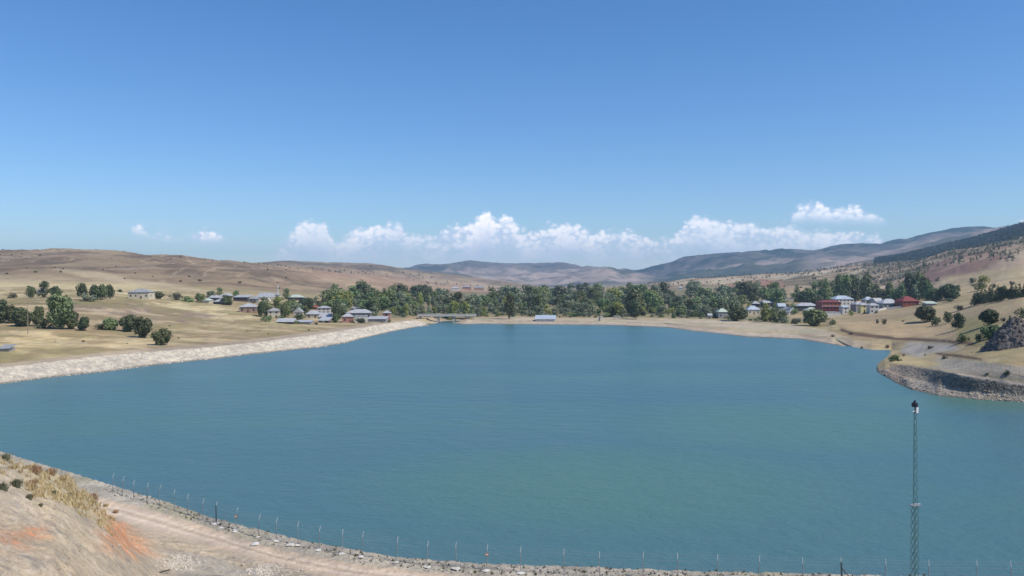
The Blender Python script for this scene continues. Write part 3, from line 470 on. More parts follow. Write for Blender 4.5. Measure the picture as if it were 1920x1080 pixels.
put(poly([(130, 568), (250, 563), (310, 578), (420, 592), (340, 606), (240, 606), (140, 600)], 5, 0.6) * 0.92, C(0.27, 0.195, 0.15))
put(poly([(0, 562), (130, 562), (270, 568), (268, 573), (130, 571), (0, 571)], 3, 0.5) * 0.8, C(0.17, 0.17, 0.08))
put(poly([(-60, 530), (60, 528), (140, 532), (240, 528), (330, 548), (400, 552), (340, 560), (150, 560), (-60, 560)], 8) * 0.85, C(0.56, 0.46, 0.26))
put(poly([(-60, 512), (40, 515), (140, 522), (60, 530), (-60, 528)], 8) * 0.7, C(0.52, 0.42, 0.26))
put(poly([(560, 612), (640, 602), (760, 598), (700, 610), (580, 626)], 6) * 0.7, C(0.33, 0.26, 0.15))
fl = ld * (1 - sstep(PXg, 700, 800)) * (Sg > IX['terrace']) * (Sg < IX['strip'])
nG = fbm((Xg + 0.3 * Yg) / 11, (Yg - 0.3 * Xg) / 26, 4, 160); nG2 = fbm((Xg - 0.5 * Yg) / 26, (Yg + 0.5 * Xg) / 9, 4, 165)
put(fl * sstep(nG, 0.48, 0.58) * 0.7, C(0.32, 0.23, 0.13)); put(fl * sstep(nG2, 0.50, 0.60) * 0.6, C(0.26, 0.225, 0.105)); put(fl * sstep(fbm(Xg / 4, Yg / 9, 3, 168), 0.52, 0.62) * 0.45, C(0.28, 0.215, 0.12)); put(fl * sstep(1 - nG2, 0.55, 0.66) * 0.4, C(0.68, 0.55, 0.33))
# left hillsides: brown and pinkish with pale tracks
hl = sstep(Sg, IX['strip'] + 0.1, IX['slope'] - 0.2) * (1 - sstep(Sg, IX['dip2'] - 0.3, IX['dip2']))
wl = 1 - sstep(PXg, 980, 1180)
nH = fbm((Xg + 0.6 * Yg) / 160, (Yg - 0.4 * Xg) / 90, 5, 110); nH2 = fbm(Xg / 40, Yg / 60, 4, 115); nL = fbm((Xg - 0.7 * Yg) / 50, (Xg * 0.7 + Yg) / 420, 4, 118)
put(hl * wl, C(0.225, 0.158, 0.102)); put(hl * wl * sstep(nH, 0.45, 0.6) * 0.7, C(0.31, 0.225, 0.135)); put(hl * wl * sstep(nH2, 0.50, 0.64) * 0.75, C(0.155, 0.112, 0.070)); put(hl * wl * sstep(nL, 0.57, 0.68) * 0.45, C(0.45, 0.36, 0.26)); put(hl * wl * sstep(fbm(Xg / 14, Yg / 26, 3, 119), 0.55, 0.68) * 0.5, C(0.17, 0.135, 0.095))
put(hl * wl * poly([(520, 500), (700, 512), (860, 530), (960, 548), (800, 552), (640, 535)], 12, 1, 'strip', 'dip2') * 0.7, C(0.40, 0.26, 0.17))
put(poly([(560, 516), (640, 520), (780, 540), (700, 545), (600, 530)], 14, 1.5, 'strip', 'dip2') * 0.4, C(0.46, 0.34, 0.22))
put(poly([(100, 505), (180, 510), (260, 525), (360, 540), (380, 546), (260, 534), (160, 520)], 5, 1, 'strip', 'hill') * 0.7, C(0.54, 0.44, 0.28))
for pts in ([(640, 500), (700, 500), (760, 506), (752, 511), (690, 506)], [(780, 510), (820, 508), (822, 512), (784, 514)], [(745, 512), (800, 520), (840, 525), (838, 529), (790, 524)], [(530, 488), (600, 492), (640, 494), (640, 498), (570, 497)]):
    put(poly(pts, 3, 0.8, 'slope', 'dip2') * 0.75, C(0.11, 0.10, 0.07))
put(poly([(770, 512), (900, 528), (980, 545), (900, 545), (800, 530)], 8, 1, 'slope', 'dip2') * 0.55, C(0.50, 0.37, 0.25))
# tracks and terrace lines across the slopes
for a_, b_, sp, k_ in ((1.0, 0.35, 46, 0.5), (-0.6, 1.0, 70, 0.35)):
    ph = (Xg * a_ + Yg * b_) / sp + 2.2 * fbm(Xg / 130, Yg / 160, 3, 191); ln = np.exp(-((ph - np.round(ph)) / 0.045) ** 2) * sstep(fbm(Xg / 100, Yg / 140, 3, 193), 0.5, 0.6)
    put(hl * wl * ln * k_, C(0.50, 0.40, 0.26))
q_ = np.floor(Xg / 55 + 1.2 * fbm(Xg / 200, Yg / 200, 2, 195)) * 7 + np.floor(Yg / 120 + 1.2 * fbm(Xg / 200, Yg / 260, 2, 197)); hq = _h(q_, q_ * 3, 5)
put(hl * wl * (hq > 0.72) * sstep(Sg, IX['strip'], IX['strip'] + 0.2) * 0.35, C(0.44, 0.34, 0.20)); put(hl * wl * (hq < 0.2) * 0.35, C(0.17, 0.125, 0.08))
# right hillsides: straw ground with red soil and scrub
wr = sstep(PXg, 1180, 1230)
put(hl * wr, C(0.40, 0.295, 0.19)); put(hl * wr * sstep(nH, 0.44, 0.56) * 0.75, C(0.25, 0.175, 0.12)); put(hl * wr * sstep(nH2, 0.48, 0.58) * 0.75, C(0.135, 0.12, 0.07)); put(hl * wr * sstep(fbm(Xg / 16, Yg / 26, 3, 181), 0.52, 0.62) * 0.6, C(0.12, 0.11, 0.065)); put(hl * wr * sstep(nL, 0.55, 0.66) * 0.6, C(0.56, 0.46, 0.31))
put(poly([(1345, 545), (1385, 528), (1430, 522), (1470, 530), (1480, 548), (1400, 556)], 5, 0.8, 'field', 'dip') * 0.9, C(0.33, 0.185, 0.125))
put(poly([(1440, 552), (1480, 535), (1520, 540), (1500, 560)], 6, 1, 'field', 'dip') * 0.6, C(0.46, 0.33, 0.21))
put(poly([(1715, 520), (1760, 490), (1850, 470), (1900, 480), (1850, 505), (1780, 525), (1740, 530)], 8, 1, 'strip', 'dip') * (0.35 + 0.5 * sstep(nH2, 0.4, 0.55)), C(0.26, 0.155, 0.12))
put(poly([(1770, 520), (1860, 505), (1960, 490), (1960, 540), (1860, 545), (1780, 555)], 8, 1, 'field', 'hill') * 0.85, C(0.50, 0.385, 0.225))
put(poly([(1850, 498), (1960, 470), (1960, 492), (1860, 508)], 6, 1, 'strip', 'hill') * 0.7, C(0.42, 0.30, 0.21))
put(poly([(1250, 530), (1420, 516), (1540, 508), (1560, 512), (1420, 524), (1260, 536)], 4, 1, 'slope', 'dip') * 0.7, C(0.55, 0.44, 0.30))
# right mound and terraces
put(poly([(1740, 600), (1800, 570), (1860, 556), (1960, 545), (1960, 600), (1900, 592), (1850, 590), (1790, 610)], 8, 0.8, 'plain', 'strip') * 0.85, C(0.44, 0.335, 0.195))
put(poly([(1560, 600), (1700, 605), (1780, 612), (1810, 634), (1700, 632), (1590, 618)], 8, 0.8, 'plain', 'strip') * 0.8, C(0.42, 0.31, 0.185))
put(poly([(1580, 575), (1700, 576), (1740, 590), (1650, 600), (1560, 596)], 8, 0.8, 'rise', 'strip') * 0.6, C(0.31, 0.24, 0.155))
put(poly([(1790, 600), (1850, 590), (1900, 640), (1850, 655), (1800, 640)], 10, 1, 'plain', 'strip') * 0.6, C(0.24, 0.22, 0.09))
for pts in ([(1572, 613), (1600, 622), (1680, 632), (1760, 635), (1830, 642), (1828, 648), (1760, 641), (1680, 637), (1590, 628)], [(1752, 660), (1800, 665), (1840, 672), (1838, 676), (1795, 670), (1752, 664)]):
    put(poly(pts, 3, 0.5, 'terrace', 'field') * 0.85, C(0.10, 0.065, 0.05))
put(poly([(1700, 640), (1780, 645), (1800, 655), (1740, 662), (1725, 672), (1700, 668), (1690, 652)], 6, 0.6, 'bank', 'rise') * 0.8, C(0.43, 0.39, 0.34))
put(poly([(1760, 668), (1850, 680), (1960, 690), (1960, 715), (1850, 705), (1790, 698), (1740, 688)], 6, 0.6, 'bank', 'rise') * 0.7, C(0.33, 0.30, 0.26))
put(poly([(1640, 660), (1720, 668), (1760, 684), (1700, 686), (1650, 676)], 6, 0.8, 'bank', 'rise') * 0.8, C(0.46, 0.37, 0.20))
put(poly([(1660, 690), (1700, 684), (1780, 697), (1960, 720), (1960, 738), (1830, 732), (1750, 722), (1690, 706)], 6, 0.4, 'bank', 'rise'), C(0.28, 0.24, 0.19))
put(poly([(1795, 700), (1860, 709), (1960, 723), (1960, 729), (1860, 715), (1800, 705)], 2.5, 0.2, 'bank', 'rise'), C(0.48, 0.40, 0.32))
# shore strips
st = sstep(Sg, IX['water'] - 0.3, IX['water']) * (1 - sstep(Sg, IX['bank'] - 0.05, IX['bank'] + 0.25))
stl = st * (1 - sstep(PXg, 790, 830)); strt = st * sstep(PXg, 790, 830) * (1 - 0.0 * PXg)
nS = fbm(Xg / 1.4, Yg / 1.4, 3, 130)
put(stl, C(0.68, 0.60, 0.46)); put(stl * sstep(nS, 0.45, 0.6) * 0.7, C(0.40, 0.36, 0.30)); put(stl * sstep(fbm(Xg / 9, Yg / 9, 3, 133), 0.5, 0.65) * 0.25, C(0.56, 0.47, 0.37))
tb = sstep(Sg, IX['bank'], IX['bank'] + 0.15) * (1 - sstep(Sg, IX['terrace'], IX['terrace'] + 0.3)) * (1 - sstep(PXg, 780, 810))
put(tb * 0.7, C(0.42, 0.34, 0.26)); put(stl * (1 - sstep(Zg, 0.1, 0.55)) * 0.8, C(0.30, 0.27, 0.22))
put(strt, C(0.47, 0.39, 0.30)); put(strt * sstep(nS, 0.5, 0.7) * 0.6, C(0.32, 0.25, 0.19))
bc = sstep(Sg, IX['bank'], IX['terrace']) * (1 - sstep(Sg, IX['plain'] - 0.1, IX['plain'] + 0.3)) * sstep(PXg, 790, 830) * (1 - sstep(PXg, 1600, 1640))
put(bc * 0.85, C(0.50, 0.42, 0.31)); put(bc * sstep(nD, 0.45, 0.6) * 0.6, C(0.40, 0.31, 0.22)); put(bc * sstep(nA, 0.52, 0.66) * 0.5, C(0.33, 0.32, 0.20))
put(st * sstep(PXg, 1700, 1720), C(0.40, 0.35, 0.29)); put(st * (PXg > 1634) * (PXg < 1700), C(0.46, 0.33, 0.24))
put(sstep(-Zg, -0.35, -0.1) * (Sg > IX['shore'] - 0.5) * (Sg < IX['bank']), C(0.20, 0.17, 0.13))        # wet margin
# under the tree belt: green-grey scrub floor
uf = sstep(Sg, IX['plain'] + 0.1, IX['plain'] + 0.4) * (1 - sstep(Sg, IX['strip'] + 0.3, IX['strip'] + 0.8)) * sstep(PXg, 590, 660) * (1 - sstep(PXg, 1440, 1520))
put(uf * (0.4 + 0.5 * sstep(nA, 0.4, 0.6)), C(0.17, 0.165, 0.095))
# far ranges: oak scrub and bare rock
m2_ = sstep(Sg, IX['dip'], IX['dip'] + 0.6)
nF = fbm(Xg / 240, Yg / 300, 5, 140, 0.6); nF2 = fbm(Xg / 700, Yg / 500, 4, 145)
fr_ = m2_ * sstep(PXg, 1600, 1660) * (Sg <= IX['dip2'])
put(fr_, C(0.055, 0.075, 0.045)); put(fr_ * sstep(nF, 0.56, 0.7) * 0.6, C(0.20, 0.16, 0.11))
fh = sstep(Sg, IX['dip2'], IX['dip2'] + 0.4)
put(fh, C(0.29, 0.225, 0.18)); put(fh * sstep(nF, 0.42, 0.52) * 0.9, C(0.075, 0.085, 0.055)); put(fh * sstep(nF2, 0.47, 0.53) * 0.75, C(0.46, 0.35, 0.27)); put(fh * (1 - sstep(PXg, 1150, 1250)) * sstep(fbm(Xg / 160, Yg / 260, 4, 152), 0.54, 0.6) * 0.6, C(0.52, 0.41, 0.32)); nF3 = fbm(Xg / 90, Yg / 130, 4, 149); put(fh * sstep(nF3, 0.5, 0.6) * 0.5, C(0.08, 0.09, 0.06))
up = sstep(Sg, IX['dip3'] + 0.2, IX['mountain'] - 0.35)
put(up * (0.7 + 0.28 * (PXg > 1180)), C(0.030, 0.050, 0.034))
put(up * sstep(nF2 + (nF - 0.5) * 0.5, 0.58, 0.68) * 0.5, C(0.25, 0.19, 0.16))
bx_ = fh * sstep(PXg, 1180, 1240) * (1 - sstep(PXg, 1480, 1560)) * (Sg < IX['dip3'])
put(bx_ * 0.75, C(0.055, 0.075, 0.045)); put(up * sstep(nF3 + 0.6 * (nF2 - 0.5), 0.56, 0.64) * 0.55, C(0.22, 0.18, 0.14))

def terrain_mesh():
    v = np.stack([Xg, Yg, Zg], -1).reshape(-1, 3)
    r, c = np.meshgrid(np.arange(NR - 1), np.arange(NC - 1), indexing='ij'); i = r * NC + c
    f = np.stack([i, i + 1, i + NC + 1, i + NC], -1).reshape(-1, 4)
    me = fastmesh('ground', v, f, True)
    at = me.color_attributes.new('cover', 'FLOAT_COLOR', 'POINT')
    at.data.foreach_set('color', np.concatenate([col.reshape(-1, 3), np.ones((len(v), 1))], 1).astype(np.float32).ravel())
    return me
gm = bpy.data.materials.new('ground_cover'); gm.use_nodes = True; nt = gm.node_tree; lk = nt.links.new; mm = MathNodes(nt)
b = nt.nodes['Principled BSDF']; b.inputs['Roughness'].default_value = 0.95; b.inputs['Specular IOR Level'].default_value = 0.12
at = N(nt, 'ShaderNodeVertexColor', layer_name='cover'); geo = N(nt, 'ShaderNodeNewGeometry')
def gnoise(scale, det=4, rough=0.6):
    n = N(nt, 'ShaderNodeTexNoise'); n.inputs['Scale'].default_value = scale; n.inputs['Detail'].default_value = det; n.inputs['Roughness'].default_value = rough
    lk(geo.outputs['Position'], n.inputs['Vector']); return n.outputs[0]
na = gnoise(2.2, 6, 0.7); nb = gnoise(0.22, 5, 0.65); nc_ = gnoise(0.03, 5, 0.6)
val = mm('ADD', -0.12, mm('ADD', mm('MULTIPLY', na, 0.6), mm('ADD', mm('MULTIPLY', nb, 0.95), mm('MULTIPLY', nc_, 0.65))))
hs = N(nt, 'ShaderNodeHueSaturation'); lk(at.outputs[0], hs.inputs['Color']); lk(val, hs.inputs['Value']); lk(mm('ADD', 0.8, mm('MULTIPLY', nb, 0.45)), hs.inputs['Saturation'])
lk(hs.outputs[0], b.inputs['Base Color'])
bp = N(nt, 'ShaderNodeBump'); bp.inputs['Strength'].default_value = 1.0; bp.inputs['Distance'].default_value = 0.12; lk(gnoise(3.5, 6, 0.65), bp.inputs['Height'])
bp2 = N(nt, 'ShaderNodeBump'); bp2.inputs['Strength'].default_value = 0.8; bp2.inputs['Distance'].default_value = 1.0; lk(gnoise(0.16, 6, 0.62), bp2.inputs['Height']); lk(bp.outputs[0], bp2.inputs['Normal'])
lk(bp2.outputs[0], b.inputs['Normal'])
tag(link('ground', terrain_mesh(), gm), kind='structure')
# ground behind and beside the viewer, meeting the main sheet along its outer rays
def back_ground():
    v = []; f = []; da = [0.5, 10, 30, 60, 150, 500, 1500, 4000, 9000]
    a0 = math.atan2(*(Xg[-1, 0], Yg[-1, 0])); a1 = math.atan2(*(Xg[-1, -1], Yg[-1, -1])); n = 40
    for i in range(n + 1):
        a = a1 + (2 * math.pi + a0 - a1) * i / n
        e = max(math.cos(a), 0.58)
        c = -1 if i < n / 2 else 0; w = min(i, n - i) / 6; w = min(w, 1)
        for d in da:
            z0 = float(np.interp(d, Dg[:, c], Zg[:, c])); z = z0 * (1 - w) + (22 + d * 0.01) * w
            v.append((math.sin(a) * d / e, math.cos(a) * d / e, z))
    m = len(da)
    for i in range(n):
        for j in range(m - 1): f.append((i * m + j, (i + 1) * m + j, (i + 1) * m + j + 1, i * m + j + 1))
    f.append(tuple(i * m for i in range(n, -1, -1)))
    me = pymesh('hillside', v, f, True)
    at = me.color_attributes.new('cover', 'FLOAT_COLOR', 'POINT'); at.data.foreach_set('color', np.tile([0.38, 0.32, 0.24, 1.0], len(v)).astype(np.float32))
    return me
tag(link('hillside', back_ground(), gm), kind='structure')

# ---------------------------------------------------------------- water
wm = bpy.data.materials.new('reservoir_water'); wm.use_nodes = True; nt = wm.node_tree; lk = nt.links.new; mm = MathNodes(nt)
b = nt.nodes['Principled BSDF']; geo = N(nt, 'ShaderNodeNewGeometry')
def wn(scale, stretch=(1, 1, 1), det=3, rough=0.5):
    mp = N(nt, 'ShaderNodeMapping'); mp.inputs['Scale'].default_value = stretch; mp.inputs['Rotation'].default_value = (0, 0, 0.25)
    lk(geo.outputs['Position'], mp.inputs['Vector'])
    n = N(nt, 'ShaderNodeTexNoise'); n.inputs['Scale'].default_value = scale; n.inputs['Detail'].default_value = det; n.inputs['Roughness'].default_value = rough
    lk(mp.outputs[0], n.inputs['Vector']); return n.outputs[0]
big = mm('ADD', mm('MULTIPLY', wn(0.011, (0.5, 1.6, 1), 3, 0.5), 0.75), mm('MULTIPLY', wn(0.05, (0.6, 1.6, 1), 3, 0.55), 0.25))
mx = N(nt, 'ShaderNodeMix', data_type='RGBA'); sp_ = N(nt, 'ShaderNodeSeparateXYZ'); lk(geo.outputs['Position'], sp_.inputs[0])
def plume(cx, cy, rx, ry):      # silt-laden green water lies in a few broad pools
    a = mm('POWER', mm('DIVIDE', mm('SUBTRACT', sp_.outputs[0], cx), rx), 2); b_ = mm('POWER', mm('DIVIDE', mm('SUBTRACT', sp_.outputs[1], cy), ry), 2)
    return mm('SUBTRACT', 1.0, mm.ramp(mm('ADD', mm('ADD', a, b_), mm('MULTIPLY', big, 1.2)), 0.3, 2.0))
gr = mm('MAXIMUM', mm('MULTIPLY', mm.ramp(big, 0.40, 0.62), 0.55), mm('MAXIMUM', plume(14, 106, 38, 26), mm('MAXIMUM', plume(52, 150, 40, 30), mm('MULTIPLY', plume(95, 178, 30, 18), 0.9))))
lk(gr, mx.inputs[0])
mx.inputs[6].default_value = (0.066, 0.153, 0.170, 1); mx.inputs[7].default_value = (0.078, 0.180, 0.146, 1)
lk(mx.outputs[2], b.inputs['Base Color']); b.inputs['IOR'].default_value = 1.333; b.inputs['Specular IOR Level'].default_value = 0.5
rg = mm('ADD', 0.24, mm('MULTIPLY', wn(0.02, (0.6, 1.6, 1), 4), 0.12)); lk(rg, b.inputs['Roughness'])
b1 = N(nt, 'ShaderNodeBump'); b1.inputs['Strength'].default_value = 1.0; b1.inputs['Distance'].default_value = 0.17; lk(wn(1.1, (0.9, 1.2, 1), 4, 0.65), b1.inputs['Height'])
b2 = N(nt, 'ShaderNodeBump'); b2.inputs['Strength'].default_value = 1.0; b2.inputs['Distance'].default_value = 0.38; lk(wn(0.24, (0.9, 1.25, 1), 3, 0.55), b2.inputs['Height']); lk(b1.outputs[0], b2.inputs['Normal'])
lk(b2.outputs[0], b.inputs['Normal'])
def water_mesh():
    # follows the bed between the two shores and tucks a little way under each bank
    sh = Dg[0] * 0; rows = []
    dn = DK[IX['shore']] - 1.5; df = np.where(pxc > 1560, np.maximum(DK[IX['water']] + 1.2, 341), DK[IX['water']] + 1.2); df = np.where((pxc > 796) & (pxc < 884), 610, df)
    for t in np.linspace(0, 1, 30): rows.append(dn + (df - dn) * t)
    D = np.stack(rows)[:, ::4]; X = (pxc[None, ::4] - 960) / FPX * D; n, m = D.shape
    r, c = np.meshgrid(np.arange(n - 1), np.arange(m - 1), indexing='ij'); i = r * m + c
    return fastmesh('water', np.stack([X, D, X * 0], -1).reshape(-1, 3), np.stack([i, i + 1, i + m + 1, i + m], -1).reshape(-1, 4), True)
tag(link('water', water_mesh(), wm), kind='structure')

# ---------------------------------------------------------------- stones
_phi = (1 + 5 ** 0.5) / 2
ICO_V = np.array([(-1, _phi, 0), (1, _phi, 0), (-1, -_phi, 0), (1, -_phi, 0), (0, -1, _phi), (0, 1, _phi), (0, -1, -_phi), (0, 1, -_phi), (_phi, 0, -1), (_phi, 0, 1), (-_phi, 0, -1), (-_phi, 0, 1)]) / 1.9
ICO_F = np.array([(0, 11, 5), (0, 5, 1), (0, 1, 7), (0, 7, 10), (0, 10, 11), (1, 5, 9), (5, 11, 4), (11, 10, 2), (10, 7, 6), (7, 1, 8), (3, 9, 4), (3, 4, 2), (3, 2, 6), (3, 6, 8), (3, 8, 9), (4, 9, 5), (2, 4, 11), (6, 2, 10), (8, 6, 7), (9, 8, 1)])
def stones(name, P, S, flat=0.6):
    P = np.asarray(P); n = len(P); S = np.asarray(S)[:, None, None]
    V = ICO_V[None] * (1 + RNG.uniform(-0.33, 0.33, (n, 12, 3)))
    a = RNG.uniform(0, 6.28, n); ca, sa = np.cos(a)[:, None], np.sin(a)[:, None]
    V = V * np.stack([RNG.uniform(0.7, 1.2, n), RNG.uniform(0.6, 1.0, n), RNG.uniform(flat * 0.7, flat * 1.2, n)], -1)[:, None, :]
    V = np.stack([V[..., 0] * ca - V[..., 1] * sa, V[..., 0] * sa + V[..., 1] * ca, V[..., 2]], -1) * S + P[:, None, :]
    F = (ICO_F[None] + (np.arange(n) * 12)[:, None, None]).reshape(-1, 3)
    return fastmesh(name, V.reshape(-1, 3), F)
def along(s_lo, s_hi, px_lo, px_hi, n, pw=1.0):
    P = []
    for _ in range(n):
        px = random.uniform(px_lo, px_hi); s = s_lo + (s_hi - s_lo) * random.random() ** pw
        c = col_at(px); k = int(s); t = s - k
        d = DK[k, c] + (DK[k + 1, c] - DK[k, c]) * t; x = (px - 960) / FPX * d
        P.append((x, d, ground(x, d)))
    return P
P = along(IX['water'] - 0.1, IX['bank'] + 0.05, -50, 800, 9000); S = [random.uniform(0.08, 0.26) * (2.6 if random.random() < 0.05 else 1) for _ in P]
tag(link('riprap', stones('riprap', P, S), ROCK_LIGHT), 'pale boulders lining the left bank of the lake', 'riprap', kind='stuff')
P = along(IX['road_out'] + 0.1, IX['crest'] + 0.75, 100, 1960, 4600); S = [random.uniform(0.035, 0.12) * (2.2 if random.random() < 0.06 else 1) for _ in P]
tag(link('shore_rubble', stones('shore_rubble', P, S, 0.7), ROCK_GREY), 'grey broken stone on the near crest beside the dirt road', 'rubble', kind='stuff')
P = along(IX['water'] - 0.05, IX['bank'] + 0.2, 1650, 1960, 1500); S = [random.uniform(0.08, 0.28) * (2 if random.random() < 0.06 else 1) for _ in P]
tag(link('shore_stones', stones('shore_stones', P, S), ROCK_TAN), 'pale stones along the waterline of the right spit', 'stones', kind='stuff')
P = along(IX['bank'] + 0.2, IX['terrace'] - 0.05, 1670, 1960, 2600); S = [random.uniform(0.10, 0.3) for _ in P]
tag(link('gravel', stones('gravel', P, S), ROCK_MID), 'dark coarse gravel on the slope of the right spit', 'gravel', kind='stuff')
P = []
for _ in range(5200):
    px = random.uniform(0, 620); d = random.uniform(32, 70); x = (px - 960) / FPX * d
    c = col_at(px)
    if d < DK[IX['road_in'], c] - 0.5: P.append((x, d, ground(x, d)))
S = [random.uniform(0.018, 0.06) * (2.6 if random.random() < 0.06 else 1) for _ in P]
tag(link('loose_stones', stones('loose_stones', P, S), ROCK_TAN), 'small loose stones strewn over the near sandy slope', 'stones', kind='stuff')
P = []
for cx, cy, n in ((330, 1058, 160), (345, 1050, 80), (500, 1072, 200), (520, 1068, 60)):
    for _ in range(n):
        px = random.gauss(cx, 17); py = random.gauss(cy, 7); x, d, z = hit(px, py, 'front'); P.append((x, d, z + 0.02))
tag(link('spilled_gravel', stones('spilled_gravel', P, [random.uniform(0.05, 0.16) for _ in P]), ROCK_LIGHT), 'spill of pale broken stone below the dirt road', 'gravel', kind='stuff')
# dark heap of quarried rock beside the right shore
def rock_heap():
    cy = 216.0; cx = (1899 - 960) / FPX * cy; n = 60; m = 40; cz = ground(cx, cy); v = []
    for j in range(m):
        for i in range(n):
            u = i / (n - 1) * 2 - 1; w = j / (m - 1) * 2 - 1; x = u * (8.0 if u < 0 else 11.0); y = w * 8.0
            v.append((x, y, 7.6 * max(0, 1 - math.hypot(u * (1 if u < 0 else 0.8), w)) ** 0.9 + ground(cx + x, cy + y) - cz))
    v = np.array(v); nn = fbm(v[:, 0] / 1.4 + 50, v[:, 1] / 1.4 + 50, 4, 200) - 0.5; edge = np.clip((v[:, 2]) / 2, 0, 1)
    v[:, 2] += nn * 1.9 - 0.45; v[:, 0] += (fbm(v[:, 0] / 1.1, v[:, 1] / 1.1 + 9, 3, 210) - 0.5) * 0.9
    r, c = np.meshgrid(np.arange(m - 1), np.arange(n - 1), indexing='ij'); i = r * n + c
    me = fastmesh('rock_heap', v, np.stack([i, i + 1, i + n + 1, i + n], -1).reshape(-1, 4))
    o = link('rock_heap', me, ROCK_DARK, loc=(cx, cy, cz))
    tag(o, 'dark grey heap of quarried rock beside the right-hand shore track', 'rock heap')
    P = []; S = []
    for _ in range(700):
        k = random.randrange(len(v)); 
        if math.hypot(v[k, 0] / 8, v[k, 1] / 8) < 0.95: P.append(v[k] + RNG.uniform(-0.2, 0.2, 3)); S.append(random.uniform(0.12, 0.45))
    link('rock', stones('rock', P, S, 0.8), ROCK_DARK, o)['kind'] = 'stuff'
rock_heap()

# ---------------------------------------------------------------- trees
def leaves(blobs, n, size, squash=1.0):
    """leaf-clump quads spread through a crown made of overlapping lobes"""
    B = np.array(blobs); w = B[:, 3] * B[:, 4] * B[:, 5]; w = w ** 0.67; k = RNG.choice(len(B), n, p=w / w.sum())
    dr = RNG.normal(size=(n, 3)); dr /= np.linalg.norm(dr, axis=1)[:, None]
    rad = RNG.uniform(0.35, 1.0, n) ** 0.45 * RNG.uniform(0.82, 1.14, n)
    c = B[k, :3] + dr * B[k, 3:6] * rad[:, None]
    nrm = dr + RNG.normal(scale=0.55, size=(n, 3)); nrm[:, 2] += 0.25; nrm /= np.linalg.norm(nrm, axis=1)[:, None]
    u = np.cross(nrm, RNG.normal(size=(n, 3))); u /= np.linalg.norm(u, axis=1)[:, None]; w_ = np.cross(nrm, u)
    s = size * RNG.uniform(0.55, 1.3, n)[:, None]
    V = np.stack([c - u * s, c - w_ * s * 0.6 + nrm * s * 0.15, c + u * s, c + w_ * s * 0.6 - nrm * s * 0.1], 1)
    return V.reshape(-1, 3), np.arange(n * 4).reshape(-1, 4)
def trunk_mb(h, r, limbs, lean=0.0):
    mb = MB(); p = Vector((0, 0, -0.6)); q = Vector((lean * 0.5, 0, h * 0.45)); t = Vector((lean, lean * 0.4, h * 0.85))
    mb.tube(p, q, r, r * 0.7, 7); mb.tube(q, t, r * 0.7, r * 0.2, 6)
    for (dx, dy, dz, z0) in limbs:
        s = p.lerp(t, z0); mb.tube(s, s + Vector((dx, dy, dz)), r * 0.4, r * 0.1, 5)
    return mb.mesh('trunk')
def proto(kind, seed, n):
    """unit tree: total height 1, crown width about 1 x aspect"""
    random.seed(seed); bl = []; limbs = []
    if kind == 'round':
        for _ in range(15):
            a = random.uniform(0, 6.28); z = random.uniform(0.16, 0.80); r = random.uniform(0.05, 0.30) * (1.15 - abs(z - 0.45) * 1.2)
            s = random.uniform(0.13, 0.23) * (1.1 - abs(z - 0.5) * 0.7); bl.append((math.cos(a) * r, math.sin(a) * r, z, s, s, s * 0.95))
        bl.append((0, 0, 0.45, 0.30, 0.30, 0.36)); th, tr = 0.5, 0.022
    elif kind == 'tall':
        for i in range(11):
            z = 0.12 + 0.79 * i / 10; s = 0.15 * math.sin(math.pi * (0.22 + 0.70 * i / 10)) ** 0.7 * random.uniform(0.8, 1.2)
            bl.append((random.uniform(-0.05, 0.05), random.uniform(-0.05, 0.05), z, s, s, s * 1.35))
        th, tr = 0.8, 0.014
    elif kind == 'ragged':
        for _ in range(13):
            a = random.uniform(0, 6.28); z = random.uniform(0.14, 0.88); r = random.uniform(0.03, 0.27) * (1.2 - abs(z - 0.4))
            s = random.uniform(0.09, 0.18); bl.append((math.cos(a) * r, math.sin(a) * r, z, s, s, s * 1.25))
        bl.append((0, 0, 0.38, 0.2, 0.2, 0.3)); th, tr = 0.7, 0.018
    elif kind == 'cone':
        for i in range(9):
            t = i / 8; z = 0.10 + 0.84 * t; s = 0.26 * (1 - t) + 0.03
            bl.append((random.uniform(-0.02, 0.02), random.uniform(-0.02, 0.02), z, s, s, 0.11))
        th, tr = 0.85, 0.02
    else:  # bush
        for _ in range(8):
            a = random.uniform(0, 6.28); r = random.uniform(0.0, 0.42); z = random.uniform(0.16, 0.62)
            s = random.uniform(0.2, 0.36); bl.append((math.cos(a) * r, math.sin(a) * r, z, s, s, s * 0.95))
        th, tr = 0.35, 0.04
    for _ in range(5):
        a = random.uniform(0, 6.28); limbs.append((math.cos(a) * 0.2, math.sin(a) * 0.2, 0.22, random.uniform(0.3, 0.6)))
    V, F = leaves(bl, n, {'bush': 0.075, 'round': 0.046, 'tall': 0.032, 'ragged': 0.041, 'cone': 0.036}[kind])
    V[:, 2] = np.maximum(V[:, 2], 0.0)
    return fastmesh('crown', V, F), trunk_mb(th, tr, limbs if kind != 'cone' else []), kind
PROTO = {}
for kd, cnt, n in (('round', 5, 1500), ('tall', 4, 1100), ('ragged', 5, 1100), ('cone', 2, 900), ('bush', 4, 420)):
    PROTO[kd] = [proto(kd, 100 + i * 7 + len(kd), n) for i in range(cnt)]
HERO = [proto('round', 400 + i, 3400) for i in range(3)]
random.seed(21)
NATW = {'round': 0.92, 'tall': 0.33, 'ragged': 0.72, 'cone': 0.52, 'bush': 1.3}
_cm = {}
def crown_mesh(me, m):
    key = (me.name, m.name)
    if key not in _cm:
        c = me.copy(); c.materials.clear(); c.materials.append(m); _cm[key] = c
    return _cm[key]
